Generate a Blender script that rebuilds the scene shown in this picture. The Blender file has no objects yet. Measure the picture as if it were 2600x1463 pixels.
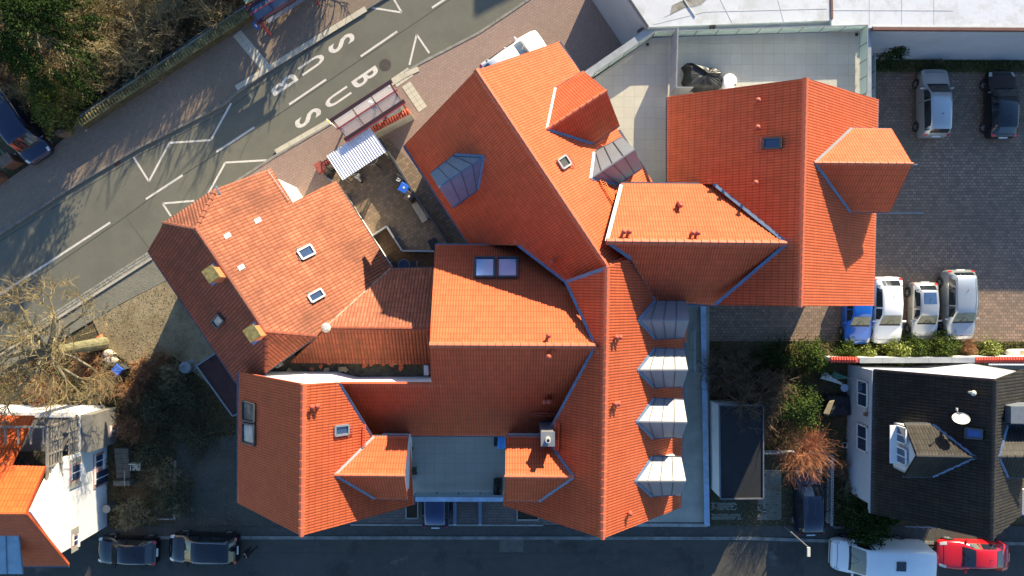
import bpy, bmesh, math, random
import numpy as np
from mathutils import Vector, Matrix
from math import radians as R, sin, cos, pi, atan2, hypot

# ---------------------------------------------------------------- camera, light, exposure
SC = bpy.context.scene
H = 43.0                      # flying height of the drone above the road, metres
F = 24 / 36 * 2600            # focal length in photo pixels
cam = bpy.data.cameras.new('camera'); cam.lens = 24; cam.sensor_width = 36; cam.clip_end = 1500; cam.clip_start = .5
camo = bpy.data.objects.new('camera', cam); SC.collection.objects.link(camo)
camo.location = (0, 0, H); SC.camera = camo

SUN_AZ = Vector((.410, .912)).normalized()      # ground direction towards the sun
SUN_EL = R(18.4)
world = bpy.data.worlds.new('World'); SC.world = world; world.use_nodes = True
wt = world.node_tree; bg = wt.nodes['Background']
sky = wt.nodes.new('ShaderNodeTexSky'); sky.sky_type = 'NISHITA'; sky.sun_disc = False
sky.sun_elevation = SUN_EL; sky.sun_rotation = atan2(SUN_AZ.x, SUN_AZ.y)
sky.air_density = 1.3; sky.dust_density = .4; sky.ozone_density = 6
hs = wt.nodes.new('ShaderNodeHueSaturation'); hs.inputs['Saturation'].default_value = 1.0; hs.inputs['Hue'].default_value = .503
wt.links.new(sky.outputs[0], hs.inputs['Color']); wt.links.new(hs.outputs[0], bg.inputs[0]); bg.inputs[1].default_value = .115
sl = bpy.data.lights.new('sun', 'SUN'); sl.energy = 5.0; sl.angle = R(.5); sl.color = (1, .85, .60)
so = bpy.data.objects.new('sun', sl); SC.collection.objects.link(so)
SD = Vector((SUN_AZ.x * cos(SUN_EL), SUN_AZ.y * cos(SUN_EL), sin(SUN_EL)))
so.rotation_euler = SD.to_track_quat('Z', 'Y').to_euler(); so.location = (10, 30, 60)
SC.view_settings.view_transform = 'Standard'; SC.view_settings.look = 'None'
SC.view_settings.exposure = 1.22; SC.view_settings.gamma = 1
SC.cycles.max_bounces = 6; SC.cycles.diffuse_bounces = 3; SC.cycles.transparent_max_bounces = 8

rng = random.Random(7)
COL = SC.collection

# ---------------------------------------------------------------- pixel <-> place
def P(px, py, z=0.0):
    k = (H - z) / F
    return Vector(((px - 1300) * k, (731.5 - py) * k, z))
class Pl:                                       # a plane through three points
    def __init__(s, a, b, c):
        s.o = Vector(a); n = (Vector(b) - s.o).cross(Vector(c) - s.o).normalized()
        s.n = n if n.z > 0 else -n
        s.v = (Vector((0, 0, 1)) - s.n * s.n.z)
        s.v = s.v.normalized() if s.v.length > 1e-5 else Vector((0, 1, 0))
        s.u = s.v.cross(s.n)
    def at(s, px, py):
        e = Vector((0, 0, H)); d = P(px, py, 0) - e
        t = (s.o - e).dot(s.n) / d.dot(s.n)
        return e + d * t
    def z(s, x, y):
        return s.o.z - ((x - s.o.x) * s.n.x + (y - s.o.y) * s.n.y) / s.n.z

# ---------------------------------------------------------------- materials
MATS = {}
def nodes(m):
    m.use_nodes = True; t = m.node_tree
    return t, t.nodes, t.links, t.nodes['Principled BSDF']
def mat(name, col, rough=.7, metal=0, var=.12, scale=3.0, bump=0, bscale=None, spec=.5, alpha=1, trans=0, coat=0, col2=None, coords='Object', detail=6, ramp=(.35, .65)):
    if name in MATS: return MATS[name]
    m = bpy.data.materials.new(name); t, N, L, b = nodes(m)
    b.inputs['Roughness'].default_value = rough; b.inputs['Metallic'].default_value = metal
    b.inputs['Specular IOR Level'].default_value = spec; b.inputs['Alpha'].default_value = alpha
    b.inputs['Transmission Weight'].default_value = trans; b.inputs['Coat Weight'].default_value = coat
    tc = N.new('ShaderNodeTexCoord'); no = N.new('ShaderNodeTexNoise')
    no.inputs['Scale'].default_value = scale; no.inputs['Detail'].default_value = detail; no.inputs['Roughness'].default_value = .65
    L.new(tc.outputs[coords], no.inputs['Vector'])
    cr = N.new('ShaderNodeValToRGB'); L.new(no.outputs['Fac'], cr.inputs['Fac'])
    cr.color_ramp.elements[0].position = ramp[0]; cr.color_ramp.elements[1].position = ramp[1]
    c2 = col2 or tuple(min(1, c * (1 + var)) for c in col); c1 = col if col2 else tuple(c * (1 - var) for c in col)
    cr.color_ramp.elements[0].color = (*c1, 1); cr.color_ramp.elements[1].color = (*c2, 1)
    L.new(cr.outputs['Color'], b.inputs['Base Color'])
    if bump:
        n2 = N.new('ShaderNodeTexNoise'); n2.inputs['Scale'].default_value = bscale or scale * 6; n2.inputs['Detail'].default_value = 5
        L.new(tc.outputs[coords], n2.inputs['Vector'])
        bp = N.new('ShaderNodeBump'); bp.inputs['Strength'].default_value = bump; bp.inputs['Distance'].default_value = .05
        L.new(n2.outputs['Fac'], bp.inputs['Height']); L.new(bp.outputs['Normal'], b.inputs['Normal'])
    MATS[name] = m; return m

def mixc(N, L, fac, a, b, mode='MIX'):
    x = N.new('ShaderNodeMix'); x.data_type = 'RGBA'; x.blend_type = mode
    for i, v in ((0, fac), (6, a), (7, b)):
        if hasattr(v, 'is_output'): L.new(v, x.inputs[i])
        elif i == 0: x.inputs[0].default_value = v
        else: x.inputs[i].default_value = (*v, 1)
    return x.outputs[2]
def noise(N, L, vec, scale, detail=4, lo=.4, hi=.6, rough=.6):
    n = N.new('ShaderNodeTexNoise'); n.inputs['Scale'].default_value = scale; n.inputs['Detail'].default_value = detail; n.inputs['Roughness'].default_value = rough
    if vec is not None: L.new(vec, n.inputs['Vector'])
    m = N.new('ShaderNodeMapRange'); m.inputs[1].default_value = lo; m.inputs[2].default_value = hi
    L.new(n.outputs['Fac'], m.inputs[0]); return m.outputs[0]
def maprot(N, L, vec, ang=0, scale=(1, 1, 1), loc=(0, 0, 0)):
    m = N.new('ShaderNodeMapping'); m.inputs['Rotation'].default_value = (0, 0, ang); m.inputs['Scale'].default_value = scale; m.inputs['Location'].default_value = loc
    L.new(vec, m.inputs['Vector']); return m.outputs[0]

def tile_mat(name, col, dirt=(.12, .05, .03), dirt_amt=.15, tile=(.3, .34), pervar=.18, rough=.55, moss=None, rib=None, groove=.5, patch=(.55, .45, .75)):
    m = bpy.data.materials.new(name); t, N, L, b = nodes(m)
    uv = N.new('ShaderNodeUVMap'); uv.uv_map = 'UVMap'
    sn = N.new('ShaderNodeVectorMath'); sn.operation = 'DIVIDE'; L.new(uv.outputs[0], sn.inputs[0]); sn.inputs[1].default_value = (tile[0], tile[1], 1)
    fl = N.new('ShaderNodeVectorMath'); fl.operation = 'FLOOR'; L.new(sn.outputs[0], fl.inputs[0])
    wn = N.new('ShaderNodeTexWhiteNoise'); wn.noise_dimensions = '3D'; L.new(fl.outputs[0], wn.inputs['Vector'])
    tc = N.new('ShaderNodeTexCoord')
    dark = tuple(c * (1 - pervar) for c in col); lite = tuple(min(1, c * (1 + pervar)) for c in col)
    c = mixc(N, L, wn.outputs['Value'], dark, lite)
    f1 = noise(N, L, tc.outputs['Object'], patch[0], 8, patch[1], patch[2], .7)
    mul = N.new('ShaderNodeMath'); mul.operation = 'MULTIPLY'; L.new(f1, mul.inputs[0]); mul.inputs[1].default_value = dirt_amt
    c = mixc(N, L, mul.outputs[0], c, dirt)
    f2 = noise(N, L, tc.outputs['Object'], 9, 6, .55, .7, .7)
    mul2 = N.new('ShaderNodeMath'); mul2.operation = 'MULTIPLY'; L.new(f2, mul2.inputs[0]); mul2.inputs[1].default_value = dirt_amt * .8
    c = mixc(N, L, mul2.outputs[0], c, moss or dirt)
    sv = maprot(N, L, uv.outputs[0], 0, (2.2, .22, 1)); f3 = noise(N, L, sv, 1.0, 6, .5, .78, .7)
    mul3 = N.new('ShaderNodeMath'); mul3.operation = 'MULTIPLY'; L.new(f3, mul3.inputs[0]); mul3.inputs[1].default_value = dirt_amt * .8
    c = mixc(N, L, mul3.outputs[0], c, dirt)
    if rib:                                      # grooves and course overlaps darkened in colour to stand in for shadow lines
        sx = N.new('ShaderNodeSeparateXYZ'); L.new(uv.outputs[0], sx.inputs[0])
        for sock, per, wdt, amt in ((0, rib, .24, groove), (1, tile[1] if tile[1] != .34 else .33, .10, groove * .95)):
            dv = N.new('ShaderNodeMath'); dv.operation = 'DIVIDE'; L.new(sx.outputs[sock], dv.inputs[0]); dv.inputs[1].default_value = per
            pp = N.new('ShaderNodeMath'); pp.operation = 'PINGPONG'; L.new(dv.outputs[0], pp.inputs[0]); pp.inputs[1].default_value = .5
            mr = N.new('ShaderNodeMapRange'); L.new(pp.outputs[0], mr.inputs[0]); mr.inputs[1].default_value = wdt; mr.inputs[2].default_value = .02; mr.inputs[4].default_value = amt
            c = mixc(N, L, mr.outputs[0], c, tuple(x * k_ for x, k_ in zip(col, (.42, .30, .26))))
    L.new(c, b.inputs['Base Color']); b.inputs['Roughness'].default_value = rough; b.inputs['Specular IOR Level'].default_value = .35
    MATS[name] = m; return m

def paver_mat(name, cols, mortar, bw, bh, ang, var=.5, dirt=(.08, .07, .05), dirt_amt=.3, msize=.012):
    m = bpy.data.materials.new(name); t, N, L, b = nodes(m); tc = N.new('ShaderNodeTexCoord')
    v = maprot(N, L, tc.outputs['Object'], ang)
    br = N.new('ShaderNodeTexBrick'); L.new(v, br.inputs['Vector']); br.inputs['Scale'].default_value = 1
    br.inputs['Brick Width'].default_value = bw; br.inputs['Row Height'].default_value = bh; br.inputs['Mortar Size'].default_value = msize
    br.inputs['Color1'].default_value = (*cols[0], 1); br.inputs['Color2'].default_value = (*cols[1], 1); br.inputs['Mortar'].default_value = (*mortar, 1); br.inputs['Mortar Smooth'].default_value = .3
    br.offset = .5
    f = noise(N, L, tc.outputs['Object'], .35, 6, .35, .7)
    mu = N.new('ShaderNodeMath'); mu.operation = 'MULTIPLY'; L.new(f, mu.inputs[0]); mu.inputs[1].default_value = dirt_amt
    c = mixc(N, L, mu.outputs[0], br.outputs['Color'], dirt)
    f2 = noise(N, L, tc.outputs['Object'], 6, 6, .35, .7)
    mu2 = N.new('ShaderNodeMath'); mu2.operation = 'MULTIPLY'; L.new(f2, mu2.inputs[0]); mu2.inputs[1].default_value = var
    c = mixc(N, L, mu2.outputs[0], c, tuple(x * .55 for x in cols[0]))
    L.new(c, b.inputs['Base Color']); b.inputs['Roughness'].default_value = .85; b.inputs['Specular IOR Level'].default_value = .25
    bp = N.new('ShaderNodeBump'); bp.inputs['Strength'].default_value = .5; bp.inputs['Distance'].default_value = .01; bp.invert = True
    L.new(br.outputs['Fac'], bp.inputs['Height']); L.new(bp.outputs['Normal'], b.inputs['Normal'])
    MATS[name] = m; return m

def multi_mat(name, layers, base, rough=.9, bump=.4, bscale=8):
    """layers: (scale, lo, hi, amount, colour, detail) laid over base"""
    m = bpy.data.materials.new(name); t, N, L, b = nodes(m); tc = N.new('ShaderNodeTexCoord'); v = tc.outputs['Object']
    c = base
    for i, (sc, lo, hi, am, co, de) in enumerate(layers):
        vv = maprot(N, L, v, 0, (1, 1, 1), (i * 13.7, i * 5.1, 0))
        f = noise(N, L, vv, sc, de, lo, hi, .68)
        mu = N.new('ShaderNodeMath'); mu.operation = 'MULTIPLY'; L.new(f, mu.inputs[0]); mu.inputs[1].default_value = am; mu.use_clamp = True
        c = mixc(N, L, mu.outputs[0], c, co)
    L.new(c, b.inputs['Base Color']); b.inputs['Roughness'].default_value = rough; b.inputs['Specular IOR Level'].default_value = .2
    n2 = N.new('ShaderNodeTexNoise'); n2.inputs['Scale'].default_value = bscale; n2.inputs['Detail'].default_value = 6; L.new(v, n2.inputs['Vector'])
    bp = N.new('ShaderNodeBump'); bp.inputs['Strength'].default_value = bump; bp.inputs['Distance'].default_value = .06
    L.new(n2.outputs['Fac'], bp.inputs['Height']); L.new(bp.outputs['Normal'], b.inputs['Normal'])
    MATS[name] = m; return m

# roof tiles
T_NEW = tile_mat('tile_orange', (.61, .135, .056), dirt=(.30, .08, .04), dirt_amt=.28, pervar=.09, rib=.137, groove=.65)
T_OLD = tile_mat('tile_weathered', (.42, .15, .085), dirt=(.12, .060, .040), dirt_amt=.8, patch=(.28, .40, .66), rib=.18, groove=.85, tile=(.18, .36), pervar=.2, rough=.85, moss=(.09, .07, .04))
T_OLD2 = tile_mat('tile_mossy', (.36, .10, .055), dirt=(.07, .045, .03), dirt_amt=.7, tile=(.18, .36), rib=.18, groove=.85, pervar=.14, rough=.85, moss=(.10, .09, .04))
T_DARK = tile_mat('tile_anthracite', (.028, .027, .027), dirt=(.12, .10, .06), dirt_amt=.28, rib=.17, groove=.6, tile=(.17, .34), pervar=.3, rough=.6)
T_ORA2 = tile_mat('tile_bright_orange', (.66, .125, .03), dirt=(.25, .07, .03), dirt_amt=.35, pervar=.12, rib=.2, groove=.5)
T_CAP = tile_mat('tile_ridge_cap', (.60, .15, .07), dirt=(.25, .08, .04), dirt_amt=.15, pervar=.05)
ZINC = mat('zinc', (.17, .22, .29), .40, .5, .10, 1.5, bump=.05)  # blue-dark tone of the shaded upper-left dormer put into the zinc colour
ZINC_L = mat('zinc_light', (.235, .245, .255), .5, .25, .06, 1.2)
ZFL = mat('valley_zinc_shaded', (.13, .18, .26), .45, .4, .15, 3)  # zinc copy darkened and blued for flashings lying in shade
SEAM = mat('seam_dark', (.10, .10, .105), .6, .2, .1, 3)
ZINC_D = mat('zinc_dark', (.13, .15, .18), .45, .4, .15, 2)
COPING = mat('coping_sheet', (.30, .32, .34), .5, .2, .16, 1.6, bump=.03)
CONC = mat('concrete', (.34, .33, .30), .9, 0, .18, .9, bump=.15)
CONC_G = mat('concrete_green', (.44, .41, .34), .85, 0, .22, .5, bump=.12, col2=(.30, .29, .23))
WHITE = mat('white_render', (.80, .79, .75), .9, 0, .04, 1.2, bump=.08, bscale=30)
WALLG = mat('white_render_shaded', (.36, .38, .41), .9, 0, .06, .8, bump=.08, bscale=30)  # white render greyed and cooled, its shade put into the colour
WHITE_B = mat('offwhite_render', (.50, .52, .55), .9, 0, .05, 1.0, bump=.08, bscale=30)
GREYW = mat('grey_cladding', (.20, .19, .165), .9, 0, .15, 1.5, bump=.2)
ROOFMEM = multi_mat('white_roof_membrane', [(.25, .45, .65, .5, (.46, .47, .47), 6), (1.3, .52, .7, .5, (.40, .40, .36), 6), (.6, .56, .6, .3, (.38, .37, .33), 8)], (.60, .61, .62), .75, .15, 3)
BITUM = mat('bitumen', (.011, .012, .014), .8, 0, .25, 1.2, bump=.2)
BITUM2 = multi_mat('dirty_bitumen', [(1.2, .4, .6, .8, (.10, .10, .07), 6), (5, .5, .65, .6, (.13, .12, .09), 6)], (.035, .035, .032), .9, .4, 6)
BROWN = mat('brown_fascia', (.13, .05, .035), .6, 0, .2, 2)
WOOD = mat('weathered_wood', (.26, .235, .19), .9, 0, .25, 2.5, bump=.3)
WOODL = mat('bench_wood', (.55, .49, .38), .8, 0, .15, 3)
REDM = mat('red_metal', (.26, .035, .045), .45, .1, .1, 3)
DREDM = mat('dark_red_metal', (.035, .012, .016), .5, .1, .15, 3)
BLACK = mat('black_plastic', (.012, .012, .014), .5, 0, .2, 5)
RUBBER = mat('rubber', (.018, .018, .018), .85, 0, .2, 5)
BLACKG = mat('black_foil', (.012, .013, .012), .45, 0, .2, 4, bump=.3, bscale=3)
GREYM = mat('grey_metal', (.33, .34, .36), .4, .5, .08, 3)
DGREY = mat('dark_grey', (.06, .065, .07), .5, 0, .15, 3)
WHITEP = mat('white_plastic', (.80, .80, .78), .45, 0, .03, 3)
CREAM = mat('cream_plastic', (.60, .58, .50), .6, 0, .08, 4)
BLUEP = mat('blue_plastic', (.02, .13, .60), .45, 0, .1, 3)
BROWNP = mat('brown_plastic', (.07, .045, .035), .5, 0, .1, 3)
PAINTW = multi_mat('road_paint', [(2.2, .52, .68, .55, (.30, .28, .24), 7), (14, .52, .62, .45, (.2, .19, .16), 5)], (.66, .61, .53), .8, .1, 20)
GLASSF = mat('frosted_glass', (.66, .80, .76), .45, 0, .03, 1, spec=.6, trans=.65)
GLASST = mat('tinted_glass', (.40, .44, .45), .08, 0, .03, 1, alpha=.38, spec=.8)
PANE = mat('window_pane', (.03, .05, .10), .06, 0, .1, 1, spec=1.0, coat=.6)
PANE_L = mat('sky_reflection_pane', (.60, .74, 1.0), .15, .4, .1, .6, spec=1.0, coat=.5)  # pale blue of the reflected sky put into the pane colour
PANE_W = mat('blind_pane', (.40, .40, .35), .25, 0, .35, 1.4, spec=.8)
CARGL = mat('car_glass', (.018, .022, .025), .05, 0, .1, 1, spec=1.0, coat=.5)
CARGLS = mat('car_glass_reflection_tint', (.19, .19, .11), .10, 0, .35, 1.1, spec=.8)  # windscreen glass with a reflection painted into its base colour
SOIL = multi_mat('bed_soil', [(2, .4, .6, .7, (.03, .022, .015), 6)], (.06, .045, .03))
BARK = mat('bark', (.22, .19, .11), .9, 0, .35, 4, bump=.4)
TWIG_Y = mat('twig_yellow', (.28, .215, .10), .9, 0, .35, 2)
TWIG_T = mat('twig_tan', (.29, .235, .12), .9, 0, .35, 2)
TWIG_R = mat('twig_orange', (.40, .165, .075), .9, 0, .3, 2)
TWIG_D = mat('twig_dark', (.15, .10, .06), .9, 0, .3, 2)
LEAF_D = mat('leaf_dark', (.008, .020, .006), .95, 0, .4, 2.2, col2=(.040, .070, .014), spec=.1)
LEAF_M = mat('leaf_mid', (.03, .055, .012), .85, 0, .4, 3, col2=(.11, .15, .025), spec=.15)
LEAF_Y = mat('leaf_yellow', (.14, .19, .03), .55, 0, .4, 3, col2=(.30, .32, .05))
LEAF_B = mat('leaf_fallen', (.16, .07, .03), .9, 0, .5, 5, col2=(.26, .14, .06))
LEAF_G = mat('tuft_green', (.06, .075, .02), .9, 0, .5, 5, col2=(.13, .13, .035))

# ---------------------------------------------------------------- meshes and objects
class MB:
    def __init__(s): s.v = []; s.f = []; s.m = []; s.mi = 0
    def add(s, vs, fs):
        n = len(s.v); s.v.extend(tuple(v) for v in vs); s.f.extend(tuple(i + n for i in f) for f in fs); s.m.extend([s.mi] * len(fs)); return s
    def box(s, c, d, rz=0, M=None):
        x, y, z = (q / 2 for q in d); vs = [Vector((a * x, b * y, e * z)) for a in (-1, 1) for b in (-1, 1) for e in (-1, 1)]
        Rm = M if M is not None else Matrix.Rotation(rz, 3, 'Z'); c = Vector(c)
        return s.add([Rm @ v + c for v in vs], [(0, 1, 3, 2), (4, 6, 7, 5), (0, 4, 5, 1), (2, 3, 7, 6), (0, 2, 6, 4), (1, 5, 7, 3)])
    def bar(s, A, B, w, h, up=(0, 0, 1)):
        A = Vector(A); B = Vector(B); d = (B - A); L = d.length
        if L < 1e-6: return s
        d = d / L; up = Vector(up); sd = d.cross(up)
        if sd.length < 1e-4: sd = Vector((1, 0, 0))
        sd.normalize(); u = sd.cross(d); M = Matrix((d, sd, u)).transposed()
        return s.box((A + B) / 2, (L, w, h), M=M)
    def tube(s, pts, rad, n=6, cap=True):
        pts = [Vector(p) for p in pts]; k = len(pts); rad = rad if isinstance(rad, (list, tuple)) else [rad] * k
        vs = []; 
        for i, p in enumerate(pts):
            d = (pts[min(i + 1, k - 1)] - pts[max(i - 1, 0)]); d = d.normalized() if d.length > 1e-9 else Vector((0, 0, 1))
            a = d.orthogonal().normalized() if i == 0 else (a - d * a.dot(d)).normalized()
            b = d.cross(a)
            vs += [p + (a * cos(2 * pi * j / n) + b * sin(2 * pi * j / n)) * rad[i] for j in range(n)]
        fs = [(i * n + j, i * n + (j + 1) % n, (i + 1) * n + (j + 1) % n, (i + 1) * n + j) for i in range(k - 1) for j in range(n)]
        if cap: fs += [tuple(range(n))[::-1], tuple((k - 1) * n + j for j in range(n))]
        return s.add(vs, fs)
    def cyl(s, c, r, h, n=16, r2=None):
        c = Vector(c); return s.tube([c, c + Vector((0, 0, h))], [r, r if r2 is None else r2], n)
    def prism(s, poly, z0, z1):
        n = len(poly); vs = [(p[0], p[1], z0) for p in poly] + [(p[0], p[1], z1) for p in poly]
        return s.add(vs, [tuple(range(n))[::-1], tuple(range(n, 2 * n))] + [(i, (i + 1) % n, n + (i + 1) % n, n + i) for i in range(n)])
    def poly(s, pts): return s.add(pts, [tuple(range(len(pts)))])
    def slab(s, pts, off):                       # polygon pts (3D) extruded by vector off
        n = len(pts); off = Vector(off); vs = [Vector(p) for p in pts] + [Vector(p) + off for p in pts]
        return s.add(vs, [tuple(range(n)), tuple(range(n, 2 * n))[::-1]] + [(i, n + i, n + (i + 1) % n, (i + 1) % n) for i in range(n)])
    def lathe(s, c, prof, n=16, sx=1, sy=1):
        c = Vector(c); vs = [c + Vector((r * cos(2 * pi * j / n) * sx, r * sin(2 * pi * j / n) * sy, z)) for r, z in prof for j in range(n)]
        k = len(prof); fs = [(i * n + j, i * n + (j + 1) % n, (i + 1) * n + (j + 1) % n, (i + 1) * n + j) for i in range(k - 1) for j in range(n)]
        fs += [tuple(range(n))[::-1], tuple((k - 1) * n + j for j in range(n))]
        return s.add(vs, fs)
    def build(s, name, m, parent=None, smooth=False, fix=True):
        me = bpy.data.meshes.new(name)
        off = wloc(parent) if parent is not None else Vector((0, 0, 0))
        me.from_pydata([(v[0] - off.x, v[1] - off.y, v[2] - off.z) for v in s.v], [], s.f)
        for x in (m if isinstance(m, (list, tuple)) else [m]): me.materials.append(x)
        if isinstance(m, (list, tuple)): me.polygons.foreach_set('material_index', s.m)
        if fix:
            bm = bmesh.new(); bm.from_mesh(me); bmesh.ops.recalc_face_normals(bm, faces=bm.faces); bm.to_mesh(me); bm.free()
        if smooth: me.polygons.foreach_set('use_smooth', [True] * len(me.polygons))
        return link(name, me, parent)
WL = {}
def wloc(o): return WL.get(o.name, Vector((0, 0, 0)))
def link(name, data, parent=None, loc=(0, 0, 0)):
    o = bpy.data.objects.new(name, data); COL.objects.link(o)
    if parent is not None: o.parent = parent; WL[o.name] = wloc(parent)
    else: o.location = loc; WL[o.name] = Vector(loc)
    return o
def tag(o, label, cat, group=None, kind=None):
    if label: o['label'] = label
    if cat: o['category'] = cat
    if group: o['group'] = group
    if kind: o['kind'] = kind
    return o
def thing(name, label, cat, loc=(0, 0, 0), rz=0, group=None):
    o = link(name, None, None, loc); o.rotation_euler[2] = rz; o.empty_display_size = .3
    if rz or True: WL[o.name] = Vector(loc)
    return tag(o, label, cat, group)
def lthing(name, label, cat, loc, rz=0, group=None, tilt=None):       # a thing whose parts are modelled round its own origin
    o = thing(name, label, cat, loc, rz, group); WL[o.name] = Vector((0, 0, 0)); return o
def struct(name, mb, m, **k):
    o = mb.build(name, m, **k); o['kind'] = 'structure'; return o
def copy_tree(o, loc, rz=0, sc=1, label=None):
    def cp(x, par):
        c = x.copy(); COL.objects.link(c)
        if par is not None: c.parent = par
        for ch in list(x.children): cp(ch, c)
        return c
    c = cp(o, None); c.location = loc; c.rotation_euler[2] = rz
    c.scale = (sc, sc, sc) if not isinstance(sc, tuple) else sc
    if label: c['label'] = label
    return c

# ---------------------------------------------------------------- roofs
def inset(ring, d):
    n = len(ring); out = []
    area = sum(ring[i].x * ring[(i + 1) % n].y - ring[(i + 1) % n].x * ring[i].y for i in range(n)) / 2
    s = 1 if area > 0 else -1
    for i in range(n):
        a, b, c = ring[i - 1], ring[i], ring[(i + 1) % n]
        e1 = Vector((b.x - a.x, b.y - a.y)).normalized(); e2 = Vector((c.x - b.x, c.y - b.y)).normalized()
        n1 = Vector((-e1.y, e1.x)) * s; n2 = Vector((-e2.y, e2.x)) * s
        m = n1 + n2; m = m / max(.3, m.length_squared) * 2 if m.length > 1e-3 else n1
        out.append(Vector((b.x + m.x * d, b.y + m.y * d, b.z)))
    return out
def body(parent, ring, m, d=.35, drop=.22, z0=0, name='wall'):
    r = inset([Vector(p) for p in ring], d); mb = MB(); n = len(r)
    for i in range(n):
        a, b = r[i], r[(i + 1) % n]
        if (a - b).length < .05: continue
        nn = Vector((b.y - a.y, a.x - b.x, 0)).normalized() * .12
        mb.slab([(a.x, a.y, z0), (b.x, b.y, z0), (b.x, b.y, b.z - drop), (a.x, a.y, a.z - drop)], nn)
    return mb.build(name, m, parent)
def roof(parent, plane, px, m, pitch=.137, amp=.026, course=.33, thick=.018, name='roof', slab=.14, pts=None):
    pts = pts or [plane.at(*p) for p in px]
    o, u, v, n = plane.o, plane.u, plane.v, plane.n
    UV = np.array([[(p - o).dot(u), (p - o).dot(v)] for p in pts])
    u0, v0 = UV.min(0) - .2; u1, v1 = UV.max(0) + .2
    du = pitch / 5; i0, i1 = math.floor(u0 / du), math.ceil(u1 / du); c0, c1 = math.floor(v0 / course), math.ceil(v1 / course)
    us = np.arange(i0, i1 + 1) * du; k = np.arange(i0, i1 + 1) % 5
    wave = np.array([0, .8, 1.0, .97, .7])[k] * amp
    rows = []
    for c in range(c0, c1):
        rows.append((c * course, thick)); rows.append(((c + 1) * course, 0))
    nr, nu = len(rows), len(us)
    UU = np.tile(us, nr); VV = np.repeat([r[0] for r in rows], nu); ZZ = np.repeat([r[1] for r in rows], nu) + np.tile(wave, nr)
    off = wloc(parent) if parent is not None else Vector((0, 0, 0))
    V3 = np.outer(UU, u) + np.outer(VV, v) + np.outer(ZZ, n) + np.array(o - off)
    idx = np.arange(nr * nu).reshape(nr, nu)
    a = idx[:-1, :-1].ravel(); b = idx[:-1, 1:].ravel(); c = idx[1:, 1:].ravel(); d = idx[1:, :-1].ravel()
    me = bpy.data.meshes.new(name); me.vertices.add(len(V3)); me.vertices.foreach_set('co', V3.ravel())
    fc = np.stack([a, b, c, d], 1); nf = len(fc)
    me.loops.add(nf * 4); me.loops.foreach_set('vertex_index', fc.ravel()); me.polygons.add(nf)
    me.polygons.foreach_set('loop_start', np.arange(nf) * 4); me.update(calc_edges=True)
    bm = bmesh.new(); bm.from_mesh(me)
    oo = Vector(o - off)
    q = len(pts)
    for i in range(q):
        A = pts[i] - off; B = pts[(i + 1) % q] - off
        if (B - A).length < .01: continue
        dd = (B - A).normalized(); LL = (B - A).length; nn_ = dd.cross(n).normalized()
        fs_ = [f for f in bm.faces if abs((f.calc_center_median() - A).dot(nn_)) < .6 and -.5 < (f.calc_center_median() - A).dot(dd) < LL + .5]
        gm = set(fs_)
        for f in fs_: gm.update(f.verts); gm.update(f.edges)
        bmesh.ops.bisect_plane(bm, geom=list(gm), plane_co=A, plane_no=(B - A).cross(n).normalized(), dist=1e-5)
    def pip(x, y):
        ins = False
        for i in range(q):
            xa, ya = UV[i]; xb, yb = UV[(i + 1) % q]
            if (ya > y) != (yb > y) and x < (xb - xa) * (y - ya) / (yb - ya) + xa: ins = not ins
        return ins
    kill = []
    for f in bm.faces:
        cc = f.calc_center_median() - oo
        if not pip(cc.dot(u), cc.dot(v)): kill.append(f)
    bmesh.ops.delete(bm, geom=kill, context='FACES')
    if slab:                                     # the boards below the tiles
        lo = [p - off - n * .005 for p in pts]; hi = [p - off - n * slab for p in pts]
        tl = [bm.verts.new(p) for p in lo]; bl = [bm.verts.new(p) for p in hi]
        try:
            bm.faces.new(tl); bm.faces.new(bl[::-1])
            for i in range(q): bm.faces.new((tl[i], bl[i], bl[(i + 1) % q], tl[(i + 1) % q]))
        except Exception: pass
    uvl = bm.loops.layers.uv.new('UVMap')
    for f in bm.faces:
        for l in f.loops:
            w = l.vert.co - oo; l[uvl].uv = (w.dot(u) + .001, w.dot(v) + .001)
    bm.to_mesh(me); bm.free(); me.materials.append(m)
    return link(name, me, parent)
def caps(parent, A, B, m, r=.13, seg=.40, name='ridge_caps', lift=.0):
    A = Vector(A) + Vector((0, 0, lift)); B = Vector(B) + Vector((0, 0, lift)); L = (B - A).length; k = max(1, round(L / seg)); mb = MB()
    for i in range(k):
        a = A.lerp(B, i / k); b = A.lerp(B, (i + 1) / k + .04 / L); mb.tube([a, b], [r, r * .72], 8)
    o = mb.build(name, m, parent); o.data.uv_layers.new(name='UVMap'); return o
def gutter(parent, A, B, m=None, name='gutter', w=.13):
    mb = MB(); mb.bar(Vector(A) + Vector((0, 0, -.05)), Vector(B) + Vector((0, 0, -.05)), w, .1); return mb.build(name, m or ZINC_D, parent)
def flash(parent, A, B, w=.15, m=None, lift=.06, name='valley_flashing'):
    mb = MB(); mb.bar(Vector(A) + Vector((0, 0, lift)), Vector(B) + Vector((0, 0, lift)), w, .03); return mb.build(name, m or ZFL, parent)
def skylight(parent, pl, q, pane=None, fr=None, h=.09, fw=.09, split=0, name='skylight', blind=False):
    c = [pl.at(*p) + pl.n * h for p in q]; mb = MB(); fr = fr or DGREY
    for i in range(4): mb.bar(c[i], c[(i + 1) % 4], fw, .14, pl.n)
    o = mb.build(name, fr, parent)
    ctr = sum(c, Vector()) / 4; ins = [ctr + (p - ctr) * .86 - pl.n * .01 for p in c]
    mb = MB(); mb.slab(ins, -pl.n * .04); mb.build('pane', pane or PANE, o)
    return o
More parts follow.
